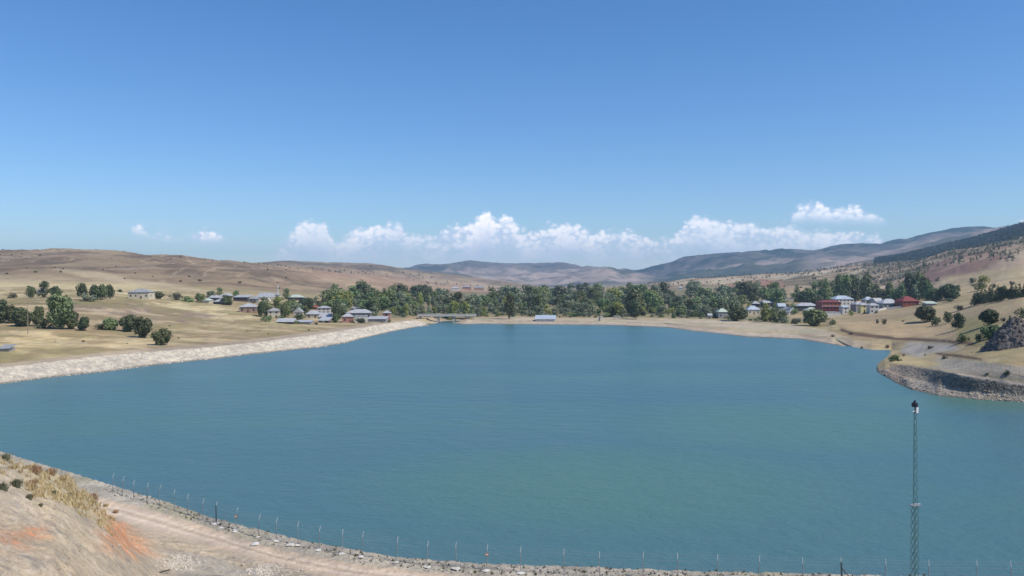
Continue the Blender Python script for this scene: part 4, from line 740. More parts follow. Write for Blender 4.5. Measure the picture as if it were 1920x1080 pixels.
def plant(kind, x, y, h, w, m, label, cat, name, group=None, pr=None, parts=True, zoff=0.0):
    cm_, tm_, kd = pr or random.choice(PROTO[kind]); z = ground(x, y) - 0.15 + zoff
    rz = random.uniform(0, 6.28); sxy = w / NATW[kd]
    if not parts:
        o = link(name, crown_mesh(cm_, m), None, None, (x, y, z), rz); o.scale = (sxy, sxy * random.uniform(0.85, 1.1), h)
        return tag(o, label, cat, group)
    o = empty(name, (x, y, z), rz, label, cat, group); o.scale = (sxy, sxy * random.uniform(0.88, 1.08), h)
    link('crown' if kd != 'bush' else 'foliage', crown_mesh(cm_, m), None, o)
    if not tm_.materials: tm_.materials.append(BARK)
    link('trunk' if kd != 'bush' else 'stem', tm_, None, o)
    return o
def plant_at(kind, x0, x1, ytop, ybase, m, label, cat='tree', name=None, group=None, hero=False, start='water'):
    px = (x0 + x1) / 2; x, d, z = hit(px, ybase, start)
    h = (ybase - ytop) * d / FPX * 1.04; w = (x1 - x0) * d / FPX * (1.10 if hero else 1.05)
    nm = name or {'round': 'broadleaf_tree', 'tall': 'poplar_tree', 'ragged': 'willow_tree', 'cone': 'conifer_tree', 'bush': 'shrub'}[kind]
    return plant(kind, x, d, h, w, m, label, cat, nm, group, pr=random.choice(HERO) if hero else None)
D_, M2, G2, Y2, S2 = LEAF_DARK, LEAF_MID, LEAF_GREY, LEAF_YEL, LEAF_SCRUB
LT = [ # left bank, front row
 ('round', -22, 18, 562, 606, D_, 'dark round tree cut by the left edge of the picture, beside the bank', 1),
 ('ragged', 8, 34, 564, 606, D_, 'narrow dark tree just left of the wooden utility pole', 1),
 ('round', 24, 60, 568, 612, D_, 'broad dark tree right behind the wooden utility pole', 1),
 ('ragged', 58, 82, 569, 612, D_, 'small uneven tree between the pole and the tallest left tree', 1),
 ('bush', 70, 100, 590, 616, D_, 'low dark bush at the foot of the tallest left tree', 1),
 ('round', 90, 134, 550, 617, M2, 'tallest green tree of the front row on the left slope', 1),
 ('round', 120, 146, 582, 617, D_, 'small round tree leaning against the tallest left tree', 1),
 ('round', 145, 170, 590, 620, D_, 'small round dark tree alone to the right of the front row', 1),
 ('bush', 177, 200, 603, 618, D_, 'low dark bush left of a rounder one on the straw slope', 0),
 ('round', 194, 220, 590, 619, M2, 'rounded green bushy tree above the low dark bush on the slope', 1),
 ('round', 228, 260, 582, 622, D_, 'leafy dark tree at the upper end of the slanting clump', 1),
 ('round', 252, 284, 594, 633, D_, 'leafy dark tree at the lower end of the slanting clump', 1),
 ('round', 288, 319, 608, 647, D_, 'round dark tree standing lowest and nearest the white bank', 1),
 ('bush', 280, 290, 618, 634, M2, 'thin sapling between the slanting clump and the lowest round tree', 0),
 # second row along the field
 ('bush', 15, 36, 545, 559, S2, 'small grey bush alone at the left end of the field row', 0),
 ('round', 48, 69, 534, 559, D_, 'dark tree at the left of the trio behind the field', 0),
 ('ragged', 70, 94, 527, 559, D_, 'loose crowned tree in the middle of the trio behind the field', 0),
 ('round', 90, 117, 534, 559, D_, 'dense dark tree at the right of the trio behind the field', 0),
 ('round', 142, 168, 524, 562, D_, 'tall dark tree at the left end of the thick field grove', 0),
 ('round', 162, 190, 531, 562, D_, 'second dark tree from the left in the thick field grove', 0),
 ('round', 178, 204, 527, 562, M2, 'greener tree in the thick field grove', 0),
 ('round', 194, 217, 528, 560, D_, 'dark tree at the right end of the thick field grove', 0),
 ('bush', 150, 182, 546, 565, G2, 'pale grey-green bush in front of the thick field grove', 0),
 ('bush', 219, 232, 540, 548, D_, 'little dark bush left of the lone cream farmhouse', 0),
 ('round', 284, 310, 545, 561, D_, 'round green bush right of the lone cream farmhouse', 0),
 ('bush', 318, 345, 546, 563, S2, 'grey-green bush between the lone farmhouse and the village', 0),
 ('bush', 338, 368, 553, 566, M2, 'low spreading bush just left of the village', 0),
 ('round', 365, 379, 548, 565, D_, 'small dark tree at the left end of the village', 0),
 # left village trees
 ('round', 412, 440, 551, 572, D_, 'dark tree between hip roofs at the left of the village', 0),
 ('round', 478, 500, 561, 594, D_, 'dark tree right of the brown hip-roofed house', 0),
 ('bush', 488, 512, 588, 603, M2, 'hedge bush below the small cream two-storey house', 0),
 ('ragged', 486, 508, 555, 582, M2, 'green tree behind the brown hip-roofed house', 0),
 ('ragged', 506, 530, 556, 582, Y2, 'yellowish tree above the small cream two-storey house', 0),
 ('round', 524, 548, 562, 594, M2, 'large green tree right of the cream two-storey house', 0),
 ('round', 536, 560, 556, 580, D_, 'dark tree below the hip roof near the minaret', 0),
 ('round', 556, 582, 555, 578, D_, 'dark tree right of the hip roof near the minaret', 0),
 ('bush', 548, 574, 584, 601, D_, 'dark bush above the long low shed roofs', 0),
 ('round', 574, 590, 560, 580, D_, 'small dark tree behind the triangular white gable', 0),
 ('round', 620, 642, 560, 600, D_, 'dark green tree right of the white house with blue windows', 0),
 ('bush', 618, 640, 584, 605, M2, 'green bush at the foot of the dark tree in the left village', 0),
 ('bush', 666, 688, 592, 606, D_, 'dark round bush before the big grey-roofed house', 0),
 ('bush', 520, 536, 590, 598, M2, 'small bush at the left end of the long shed', 0),
]
for k, x0, x1, y0, y1, m, lab, hero in LT:
    plant_at(k, x0, x1, y0, y1, m, lab, 'bush' if k == 'bush' else 'tree', hero=bool(hero) and k != 'bush')
RT = [
 ('round', 1172, 1212, 531, 592, D_, 'tallest dark tree rising above the middle of the far belt', 'tree'),
 ('round', 1178, 1206, 556, 599, D_, 'very dark narrow tree at the waterside below the tallest belt tree', 'tree'),
 ('round', 1205, 1232, 537, 580, M2, 'tall green tree just right of the tallest belt tree', 'tree'),
 ('round', 944, 968, 545, 598, D_, 'dark tall tree left of the blue-roofed shed by the far shore', 'tree'),
 ('ragged', 838, 862, 565, 598, Y2, 'bright yellow-green tree behind the bridge', 'tree'),
 ('ragged', 864, 884, 566, 598, Y2, 'second yellow-green tree behind the right end of the bridge', 'tree'),
 ('round', 1362, 1400, 569, 602, D_, 'big dark round tree left of the clustered pale roofs', 'tree'),
 ('tall', 1426, 1446, 568, 603, Y2, 'slim yellow-green tree before the clustered pale roofs', 'tree'),
 ('ragged', 1442, 1462, 566, 603, M2, 'tall green tree right of the slim yellow-green one', 'tree'),
 ('round', 1456, 1478, 578, 604, M2, 'low green tree left of the tilted white gable roof', 'tree'),
 ('round', 1505, 1549, 579, 611, M2, 'big round green tree standing below the red tiered house', 'tree'),
 ('bush', 1553, 1570, 597, 609, M2, 'small green bush right of the big round tree', 'bush'),
 ('bush', 1590, 1603, 580, 592, Y2, 'small yellow-green bush below the white village houses', 'bush'),
 ('round', 1710, 1758, 568, 604, D_, 'big dark bush-like tree in the open right of the village', 'tree'),
 ('bush', 1742, 1766, 588, 611, D_, 'lower dark bush at the right foot of the big dark tree', 'bush'),
 ('round', 1769, 1787, 582, 606, D_, 'small dark tree between the big dark tree and the leaning pair', 'tree'),
 ('round', 1783, 1811, 583, 617, D_, 'dark bushy tree on the lower part of the right mound', 'tree'),
 ('bush', 1788, 1812, 568, 582, S2, 'grey-green bush above the dark tree of the right mound', 'bush'),
 ('round', 1834, 1873, 575, 609, D_, 'wide dark tree on the face of the right mound', 'tree'),
 ('round', 1844, 1877, 602, 634, M2, 'green bushy tree under the wide dark one on the right mound', 'tree'),
 ('bush', 1793, 1822, 619, 641, M2, 'light green bush low on the right terrace edge', 'bush'),
 ('bush', 1826, 1846, 622, 640, D_, 'small dark bush left of the rock heap', 'bush'),
 ('bush', 1876, 1888, 592, 603, S2, 'tiny grey bush near the top of the right mound', 'bush'),
 ('cone', 1888, 1900, 590, 606, D_, 'small pointed dark conifer on the right mound', 'tree'),
 ('bush', 1904, 1932, 573, 596, D_, 'dark bush cut by the right edge of the picture', 'bush'),
 ('bush', 1662, 1692, 661, 677, M2, 'olive green bush on the tip of the right spit', 'bush'),
 ('bush', 1640, 1650, 596, 606, S2, 'small thin bush on the straw slope right of the village', 'bush'),
 ('bush', 1652, 1664, 594, 608, S2, 'dark twiggy bush on the straw slope right of the village', 'bush'),
 ('round', 1764, 1797, 532, 561, D_, 'dark spreading tree right of the maroon-roofed house', 'tree'),
 ('ragged', 1829, 1855, 517, 544, Y2, 'pale yellow-green tree above the dark hedge row', 'tree'),
 ('bush', 1816, 1830, 517, 530, D_, 'dark bush left of the pale yellow-green tree', 'bush'),
]
for k, x0, x1, y0, y1, m, lab, cat in RT:
    plant_at(k, x0, x1, y0, y1, m, lab, cat, hero=(x1 - x0) > 30 and k == 'round')
# dark row of conifers along the top of the right mound
ORD = ['first', 'second', 'third', 'fourth', 'fifth', 'sixth', 'seventh', 'eighth', 'ninth', 'tenth', 'eleventh', 'twelfth', 'thirteenth', 'fourteenth', 'fifteenth', 'sixteenth']
for i in range(16):
    lab = f'dark tree, {ORD[i]} from the left in the dense row above the right mound'
    px = 1826 + i * 7.2 + random.uniform(-2, 2); yb = 572 - (px - 1826) * 0.16; h = random.uniform(22, 34)
    plant_at(random.choice(['cone', 'round', 'cone']), px - 9, px + 9, yb - h, yb, D_, lab, 'tree', 'conifer_tree', 'conifers above the right mound', start='field')
# scattered scrub on the hillsides
def scrub(n, px0, px1, s0, s1, hlo, hhi, label, group, m=None, test=None, name='shrub'):
    k_ = 0
    while k_ < n:
        px = random.uniform(px0, px1); s = random.uniform(s0, s1); c = col_at(px); k = int(s)
        if test and not test(px, s): 
            if random.random() < 0.05: k_ += 1
            continue
        d = DK[k, c] + (DK[k + 1, c] - DK[k, c]) * (s - k); x = (px - 960) / FPX * d; h = random.uniform(hlo, hhi); k_ += 1
        f = (s - s0) / (s1 - s0); mk = min(SM, key=lambda q: abs(q[0] - px))[1]; mt = m or random.choice([D_, S2, S2])
        plant('bush', x, d, h, h * random.uniform(1.1, 1.8), mt, f"{'larger' if h > (hlo + hhi) / 2 else 'smaller'} {label} {mk}, {'lower' if f < 0.34 else 'middle' if f < 0.67 else 'upper'} part", 'bush', name, group, parts=False)
SM = [(30, 'at its left end'), (100, 'over the trio of trees'), (180, 'over the field grove'), (260, 'over the lone farmhouse'), (340, 'over the low spreading bush'), (420, 'over the village hip roofs'), (500, 'over the minaret'), (580, 'right of the minaret'), (1240, 'above the tallest tree'),
      (1310, 'above the green-roofed house'), (1380, 'over the red soil patch'), (1450, 'right of the red soil'), (1520, 'above the long pale roof'), (1575, 'above the large white house'), (1630, 'above the yellow house'), (1700, 'above the maroon roof'), (1770, 'right of the maroon roof'), (1840, 'near the pale yellow-green tree'), (1900, 'by the right edge')]
clus = lambda px, s: vnoise(np.array(px / 45.0), np.array(s * 3.0), 5) > 0.42
scrub(105, 1215, 1920, IX['strip'] + 0.3, IX['hill'] - 0.02, 2.0, 4.6, 'dark bush on the right hillside', 'bushes on the right hillside', test=clus)
scrub(52, 1520, 1960, IX['slope'] + 0.1, IX['hill'] - 0.02, 2.0, 4.5, 'dark bush on the upper right slope', 'bushes on the upper right slope', test=clus)
scrub(36, 0, 560, IX['strip'] + 0.5, IX['hill'] - 0.02, 1.6, 3.6, 'tiny bush on the bare left hillside', 'bushes on the left hillside')
scrub(10, 380, 560, IX['hill'] - 0.12, IX['hill'] - 0.02, 2.2, 4.0, 'tiny bush under the left skyline', 'bushes under the left skyline')
scrub(12, 60, 600, IX['terrace'] + 0.2, IX['rise'], 0.5, 1.1, 'weed clump on the left straw slope', 'weeds on the left bank', name='weed')
scrub(18, 1560, 1920, IX['terrace'] + 0.5, IX['field'], 0.6, 1.8, 'bush on the right-hand straw terraces', 'bushes on the right terraces')
# far forest on the dark right ridge and scrub woods beyond: too many to count
def forest(name, label, n, px0, px1, s0, s1, hlo, hhi, m, dens=None):
    V = []; F = []; b_ = 0; cm_, _, _ = PROTO['bush'][1]; 
    base = np.zeros(len(cm_.vertices) * 3); cm_.vertices.foreach_get('co', base); base = base.reshape(-1, 3)[:4 * 26 * 4]
    for _ in range(n):
        px = random.uniform(px0, px1); s = random.uniform(s0, s1); c = col_at(px); k = int(s)
        d = DK[k, c] + (DK[k + 1, c] - DK[k, c]) * (s - k); x = (px - 960) / FPX * d
        if dens is not None and vnoise(np.array(x / 150.0), np.array(d / 200.0), 77) < dens: continue
        h = random.uniform(hlo, hhi); a = random.uniform(0, 6.28); q = base[RNG.choice(len(base) // 4, 20, replace=False)[:, None] * 4 + np.arange(4)[None]].reshape(-1, 3)
        ca, sa = math.cos(a), math.sin(a)
        q = np.stack([(q[:, 0] * ca - q[:, 1] * sa) * h, (q[:, 0] * sa + q[:, 1] * ca) * h, q[:, 2] * h * 1.3], -1)
        ctr = q.reshape(-1, 4, 3).mean(1, keepdims=True); q = ((q.reshape(-1, 4, 3) - ctr) * 2.6 + ctr).reshape(-1, 3)
        V.append(q + np.array([x, d, ground(x, d) - 0.5])); F.append(np.arange(80).reshape(20, 4) + b_); b_ += 80
    tag(link(name, fastmesh(name, np.concatenate(V), np.concatenate(F)), m), label, 'forest', kind='stuff')
forest('distant_forest', 'dark oak forest covering the distant right-hand ridge', 5200, 1640, 1980, IX['dip'] + 0.3, IX['ridge2'] + 0.05, 5, 9, LEAF_FOREST, 0.15)
forest('hillside_scrub', 'scattered low scrub on the hills right of the valley', 3200, 1215, 1960, IX['slope'], IX['ridge2'], 3, 6, LEAF_SCRUB, 0.45)
forest('valley_scrub', 'thin scrub on the pale slopes left of the valley', 380, 560, 1180, IX['hill'], IX['ridge2'], 3.5, 7, LEAF_SCRUB, 0.5)

# ---------------------------------------------------------------- houses
WIN = MB().box(-0.5, 0.5, -0.06, 0.03, 0, 1).mesh('window'); WIN.materials.append(GLASS)
DOR = MB().box(-0.5, 0.5, -0.07, 0.03, 0, 1).mesh('door'); DOR.materials.append(DOORM)
CW = {'leaves_grey_green': 'grey-green', 'leaves_mid_green': 'mid-green', 'leaves_dark_green': 'dark green', 'leaves_yellow_green': 'yellow-green'}
KW = {'ragged': 'loose willow', 'round': 'rounded tree', 'tall': 'slim poplar'}
HOUSES = []
def hides(px, d, w, h, x, tall=1.0):
    top = HOR + FPX * (EYE - ground(x, d) - h) / d; hw = w * FPX / d / 2
    return any(d < hd_ and px + hw > a + 1 and px - hw < b_ - 1 and top < yb - 3 for a, b_, yb, hd_ in HOUSES)
def house(x0, x1, ytop, ybase, wall, roof, style, label, name='house', floors=1, depth=None, rz=None, cat=None, roof_frac=0.4, win=True, start='water', wall_parts=None, chimney=False, extra_h=0.0):
    px = (x0 + x1) / 2; x, d, z = hit(px, ybase, start); W = (x1 - x0) * d / FPX * 0.96; H = (ybase - ytop) * d / FPX * 0.86
    rz = random.uniform(-0.22, 0.22) if rz is None else rz
    dep = depth or max(5.0, min(W * 0.8, 11)); W = W * (1.0 if abs(rz) < 0.1 else 0.94)
    rt = empty(name, (x, d + dep * 0.4, ground(x, d + dep * 0.3) - 0.1), rz, label, cat or 'house'); rt.location.z = z - 0.15
    HOUSES.append((x0, x1, ybase, d)); rh = H * roof_frac; wh = H - rh; ov = 0.5; hw, hd = W / 2 - ov * 0.8, dep / 2
    MB().box(-hw, hw, -hd, hd, -1.2, wh).build('wall', wall, rt)
    X, Y = W / 2, dep / 2 + ov; mb = MB(); e = wh + 0.02; th = 0.14
    if style == 'hip':
        rl = max(W / 2 - dep * 0.45, 0.25)
        mb.poly([(-X, -Y, e), (X, -Y, e), (X, Y, e), (-X, Y, e), (-X, -Y, e + th), (X, -Y, e + th), (X, Y, e + th), (-X, Y, e + th), (-rl, 0, e + rh), (rl, 0, e + rh)],
                [(0, 3, 2, 1), (0, 1, 5, 4), (1, 2, 6, 5), (2, 3, 7, 6), (3, 0, 4, 7), (4, 5, 9, 8), (5, 6, 9), (6, 7, 8, 9), (7, 4, 8)])
    elif style == 'gable':      # ridge runs left-right
        mb.poly([(-X, -Y, e), (X, -Y, e), (X, Y, e), (-X, Y, e), (-X, -Y, e + th), (X, -Y, e + th), (X, Y, e + th), (-X, Y, e + th), (-X, 0, e + rh), (X, 0, e + rh)],
                [(0, 3, 2, 1), (0, 1, 5, 4), (2, 3, 7, 6), (4, 5, 9, 8), (6, 7, 8, 9), (0, 4, 8, 7, 3), (1, 2, 6, 9, 5)])
    elif style == 'front':      # gable faces the lake
        mb.poly([(-X, -Y, e), (X, -Y, e), (X, Y, e), (-X, Y, e), (-X, -Y, e + th), (X, -Y, e + th), (X, Y, e + th), (-X, Y, e + th), (0, -Y, e + rh), (0, Y, e + rh)],
                [(0, 3, 2, 1), (1, 2, 6, 5), (3, 0, 4, 7), (5, 6, 9, 8), (7, 4, 8, 9), (0, 1, 5, 8, 4), (2, 3, 7, 9, 6)])
    elif style == 'shed':
        mb.poly([(-X, -Y, e), (X, -Y, e), (X, Y, e + rh * 0.9), (-X, Y, e + rh * 0.9), (-X, -Y, e + th), (X, -Y, e + th), (X, Y, e + rh), (-X, Y, e + rh)],
                [(0, 3, 2, 1), (4, 5, 6, 7), (0, 1, 5, 4), (1, 2, 6, 5), (2, 3, 7, 6), (3, 0, 4, 7)])
    else:
        mb.box(-X + 0.3, X - 0.3, -Y + 0.3, Y - 0.3, e, e + 0.22)
    ro = mb.build('roof', roof, rt)
    if chimney: MB().box(-0.35, 0.35, -0.3, 0.3, 0, 1.3).build('chimney', WALL_BRICK, ro, loc=(W * 0.2, 0.6, e + rh * 0.6))
    if win:
        fh = wh / floors
        if fh > 1.5:
            n = max(1, int((W - 1) / 2.7))
            for fl in range(floors):
                for i in range(n):
                    u = -hw + (i + 0.5) * 2 * hw / n; q = WIN; nm = 'window'; sx, sz, zz = 1.0, min(1.2, fh * 0.45), fl * fh + fh * 0.35
                    if fl == 0 and i == n // 2 and n > 1: q, nm, sx, sz, zz = DOR, 'door', 1.0, min(2.0, fh * 0.75), 0.05
                    w = link(nm, q, None, rt, (u, -hd, zz)); w.scale = (sx, 1, sz)
                w = link('window', WIN, None, rt, (hw, -hd * 0.3, fl * fh + fh * 0.35), R(90)); w.scale = (1.0, 1, min(1.2, fh * 0.45))
    rt['_dims'] = 0; del rt['_dims']
    return rt, W, dep, wh, rh
H = house
# lone farmhouse and outbuildings, left slope
H(239, 281, 538, 560, WALL_CREAM, ROOF_DULL, 'hip', 'lone cream farmhouse with grey hip roof above the ploughed field', floors=1, roof_frac=0.35, rz=0.05)
H(69, 82, 541, 550, WALL_WHITE, ROOF_TIN, 'gable', 'tiny white hut half hidden by the trio of trees on the left', 'hut', win=False, cat='hut')
H(-6, 18, 645, 659, WALL_GREY, ROOF_DULL, 'shed', 'low grey shed at the left edge of the picture above the bank', 'shed', roof_frac=0.5, win=False, cat='shed', rz=0.2)
# left village
H(377, 396, 557, 568, WALL_CREAM, ROOF_GREEN, 'hip', 'small pale green-roofed house at the left end of the village', roof_frac=0.5, win=False)
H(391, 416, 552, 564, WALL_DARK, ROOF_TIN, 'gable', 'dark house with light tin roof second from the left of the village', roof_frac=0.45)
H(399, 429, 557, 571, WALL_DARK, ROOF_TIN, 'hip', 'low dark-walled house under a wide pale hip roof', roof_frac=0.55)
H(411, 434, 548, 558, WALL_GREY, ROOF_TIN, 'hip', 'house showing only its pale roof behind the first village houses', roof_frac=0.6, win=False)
H(437, 468, 551, 565, WALL_DARK, ROOF_TIN, 'shed', 'long house with bright tin roof and dark front', roof_frac=0.35)
H(466, 483, 553, 568, WALL_GREY, ROOF_DULL, 'hip', 'grey house squeezed beside the long bright-roofed house', roof_frac=0.4)
H(481, 511, 546, 563, WALL_WHITE, ROOF_TIN, 'gable', 'white building with large grey pitched roof left of the prayer hall', roof_frac=0.6, rz=-0.3)
H(500, 524, 546, 562, WALL_WHITE, ROOF_DULL, 'hip', 'white village prayer hall at the foot of the minaret', 'mosque', cat='mosque', floors=2, roof_frac=0.35, rz=0.1)
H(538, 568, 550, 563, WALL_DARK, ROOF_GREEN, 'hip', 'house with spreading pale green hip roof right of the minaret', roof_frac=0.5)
H(445, 482, 566, 586, WALL_BROWN, ROOF_TIN, 'hip', 'brown-walled house with pale hip roof at the top of the straw slope', roof_frac=0.38, chimney=True)
H(499, 525, 574, 596, WALL_CREAM, ROOF_DULL, 'hip', 'cream two-storey house with grey hip roof and dark windows', floors=2, roof_frac=0.3, rz=0.12)
H(549, 568, 575, 590, WALL_WHITE, ROOF_TIN, 'front', 'white building with steep triangular gable among village trees', roof_frac=0.6, rz=0.1)
H(572, 599, 579, 596, WALL_CREAM, ROOF_TIN, 'hip', 'cream house under a bright hip roof left of the blue-windowed house', roof_frac=0.5)
H(593, 620, 571, 588, WALL_WHITE, ROOF_TIN, 'hip', 'tall white house with bluish upper windows and pale roof', floors=2, roof_frac=0.25, rz=0.08)
H(584, 596, 572, 580, WALL_RED, ROOF_RED, 'gable', 'small red-roofed annex left of the tall white house', 'annex', cat='annex', win=False)
H(597, 624, 584, 598, WALL_WHITE, ROOF_TIN, 'gable', 'low house with bluish-white roof below the tall white house', roof_frac=0.7, rz=-0.15)
H(596, 620, 593, 605, WALL_DARK, ROOF_TIN, 'shed', 'low tin-roofed barn in front of the tall white house', 'barn', cat='barn', roof_frac=0.6, win=False)
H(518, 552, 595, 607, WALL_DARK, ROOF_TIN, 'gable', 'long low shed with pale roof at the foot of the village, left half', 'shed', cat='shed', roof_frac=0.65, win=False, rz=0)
H(552, 584, 599, 608, WALL_GREY, ROOF_TIN, 'shed', 'long flat-roofed shed continuing right of the pale-roofed shed', 'shed', cat='shed', roof_frac=0.4, win=False, rz=0)
H(638, 663, 585, 605, WALL_BRICK, ROOF_TIN, 'hip', 'pink brick house with pale hip roof near the white bank', roof_frac=0.33, chimney=True)
H(647, 698, 577, 596, WALL_GREY, ROOF_TIN, 'hip', 'wide grey-roofed house behind the pink brick house', floors=1, roof_frac=0.42, rz=0.04)
H(655, 678, 571, 582, WALL_DARK, ROOF_DULL, 'hip', 'house with dull hip roof peeping over the wide grey-roofed one', roof_frac=0.6, win=False)
H(662, 690, 589, 605, WALL_WHITE, ROOF_TIN, 'flat', 'white flat-roofed annex before the wide grey-roofed house', 'annex', cat='annex', roof_frac=0.1)
H(688, 726, 592, 604, WALL_GREY, ROOF_TIN, 'shed', 'long low white-roofed barn near the start of the bridge', 'barn', cat='barn', roof_frac=0.4, win=False, rz=0)
H(717, 732, 579, 602, WALL_BRICK, ROOF_TIN, 'hip', 'narrow tall red brick house at the right end of the left village', floors=2, roof_frac=0.22)
# head of the lake
H(1002, 1045, 589, 601, WALL_WHITE, ROOF_BLUE, 'gable', 'long shed with pale blue roof standing alone on the far beach', 'shed', cat='shed', roof_frac=0.72, win=False, rz=-0.12, depth=9)
H(1123, 1132, 591, 601, WALL_CREAM, CONC, 'flat', 'small white pump hut on the far shore', 'pump_hut', cat='hut', roof_frac=0.1, win=False)
H(1150, 1166, 591, 599, WALL_CREAM, CONC, 'flat', 'low cream hut at the edge of the far tree belt', 'hut', cat='hut', roof_frac=0.1, win=False)
H(1345, 1366, 575, 597, WALL_GREY, ROOF_GREEN, 'hip', 'grey house with pale green hip roof among the belt trees', roof_frac=0.35)
H(1327, 1337, 586, 597, WALL_WHITE, ROOF_TIN, 'gable', 'tiny white hut left of the green-roofed grey house', 'hut', cat='hut', win=False)
# tiny settlement up the valley
H(845, 862, 536, 545, WALL_WHITE, ROOF_TIN, 'hip', 'tiny pale house far up the valley above the bridge', start='field', win=False)
H(866, 884, 534, 543, WALL_BRICK, ROOF_DULL, 'hip', 'tiny pinkish house far up the valley left of the darker one', start='field', win=False)
H(888, 908, 535, 544, WALL_BROWN, ROOF_DULL, 'gable', 'tiny brown house far up the valley at the right of the three', start='field', win=False)
H(1272, 1282, 536, 543, WALL_WHITE, ROOF_TIN, 'hip', 'tiny white house alone on the scrubby slope right of the valley', start='field', win=False)
# right village
H(1400, 1426, 570, 590, WALL_CREAM, ROOF_BLUE, 'hip', 'cream house with bluish-white hip roof at the left of the right village', roof_frac=0.45)
H(1410, 1427, 563, 575, WALL_DARK, ROOF_TIN, 'hip', 'dark house behind the first bluish roof of the right village', roof_frac=0.45)
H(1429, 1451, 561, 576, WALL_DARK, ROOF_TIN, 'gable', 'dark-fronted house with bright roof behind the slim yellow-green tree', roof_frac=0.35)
H(1440, 1452, 573, 586, WALL_WHITE, ROOF_TIN, 'hip', 'small white house glimpsed between two trees of the right village', win=False)
H(1458, 1474, 566, 582, WALL_GREY, ROOF_BLUE, 'gable', 'small house with pale blue gable roof right of the tall green tree', roof_frac=0.45)
H(1471, 1490, 556, 566, WALL_CREAM, ROOF_GREEN, 'flat', 'pale green flat-topped building behind the right village', roof_frac=0.1, win=False)
H(1470, 1493, 573, 590, WALL_WHITE, ROOF_TIN, 'front', 'white barn with tilted bright gable roof before the right village', 'barn', cat='barn', roof_frac=0.65, rz=0.5, win=False)
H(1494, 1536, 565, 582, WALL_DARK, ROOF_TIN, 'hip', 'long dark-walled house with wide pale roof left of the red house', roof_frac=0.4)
H(1511, 1536, 574, 588, WALL_CREAM, ROOF_GREEN, 'hip', 'low house with pale green roof above the big round tree', roof_frac=0.5)
def red_house():
    rt, W, dep, wh, rh = H(1537, 1577, 558, 588, WALL_RED, ROOF_MAROON, 'hip', 'red three-tiered house with balconies and white base', floors=3, roof_frac=0.16, rz=0.06)
    for k in (0.34, 0.67):
        MB().box(-W / 2 - 0.1, W / 2 + 0.1, -dep / 2 - 1.1, -dep / 2 - 0.07, wh * k - 0.12, wh * k + 0.06).build('balcony', WHITE_PAINT if k > 0.5 else ROOF_RED, rt)
    MB().box(-W / 2 + 0.2, W / 2 - 0.2, -dep / 2 - 1.3, -dep / 2 - 0.08, -1, 1.4).build('plinth', WALL_WHITE, rt)
red_house()
H(1545, 1577, 583, 593, WALL_WHITE, ROOF_TIN, 'flat', 'low white terrace building below the red tiered house', 'annex', cat='annex', roof_frac=0.1, win=False, rz=0)
H(1562, 1601, 550, 578, WALL_WHITE, ROOF_BLUE, 'hip', 'large white house with pale blue hip roof right of the red house', floors=3, roof_frac=0.28, rz=0.08)
H(1577, 1592, 570, 588, WALL_WHITE, ROOF_BLUE, 'gable', 'small bluish-white house before the large white one', floors=2, roof_frac=0.2)
H(1600, 1624, 562, 584, WALL_GREY, ROOF_TIN, 'hip', 'grey house with pale roof left of the yellow and white pair', floors=2, roof_frac=0.3)
H(1612, 1629, 564, 586, WALL_YEL, ROOF_TIN, 'hip', 'yellow two-storey house joined to a white one', floors=2, roof_frac=0.22, rz=0)
H(1629, 1649, 565, 587, WALL_WHITE, ROOF_TIN, 'hip', 'white two-storey house joined to the yellow one', floors=2, roof_frac=0.22, rz=0)
H(1620, 1639, 554, 568, WALL_WHITE, ROOF_BLUE, 'hip', 'house with pale blue roof behind the yellow and white pair', roof_frac=0.5)
H(1637, 1656, 556, 572, WALL_WHITE, ROOF_TIN, 'gable', 'white house with bright gable roof behind the white half of the pair', roof_frac=0.5)
H(1652, 1689, 557, 577, WALL_GREY, ROOF_TIN, 'hip', 'wide house with grey-white hip roof left of the maroon-roofed house', floors=1, roof_frac=0.5)
H(1687, 1724, 552, 574, WALL_RED, ROOF_MAROON, 'hip', 'low red house with maroon hip roof at the right end of the village', floors=1, roof_frac=0.5, rz=0.1)
H(1735, 1758, 563, 573, WALL_GREY, ROOF_GREEN, 'shed', 'pale green-roofed shed right of the maroon-roofed house', 'shed', cat='shed', roof_frac=0.5, win=False)
H(1583, 1598, 555, 566, WALL_CREAM, ROOF_TIN, 'gable', 'cream house hidden behind the large white one in the right village', roof_frac=0.4, start='field')
# minaret
def minaret():
    x, d, z = hit(519.5, 560); s = d / FPX; Ht = 29 * s
    rt = empty('minaret', (x, d + 2, z - 0.2), 0, 'slender white minaret rising beside the village prayer hall', 'minaret')
    MB().tube((0, 0, 0), (0, 0, Ht * 0.42), 1.05, 0.95, 12).build('base', WALL_WHITE, rt)
    MB().tube((0, 0, Ht * 0.42), (0, 0, Ht * 0.8), 0.62, 0.56, 12).build('shaft', WALL_WHITE, rt)
    MB().tube((0, 0, Ht * 0.66), (0, 0, Ht * 0.69), 0.7, 1.05, 12).build('balcony', WALL_WHITE, rt)
    MB().tube((0, 0, Ht * 0.8), (0, 0, Ht), 0.62, 0.04, 12).build('spire', ROOF_TIN, rt)
minaret()
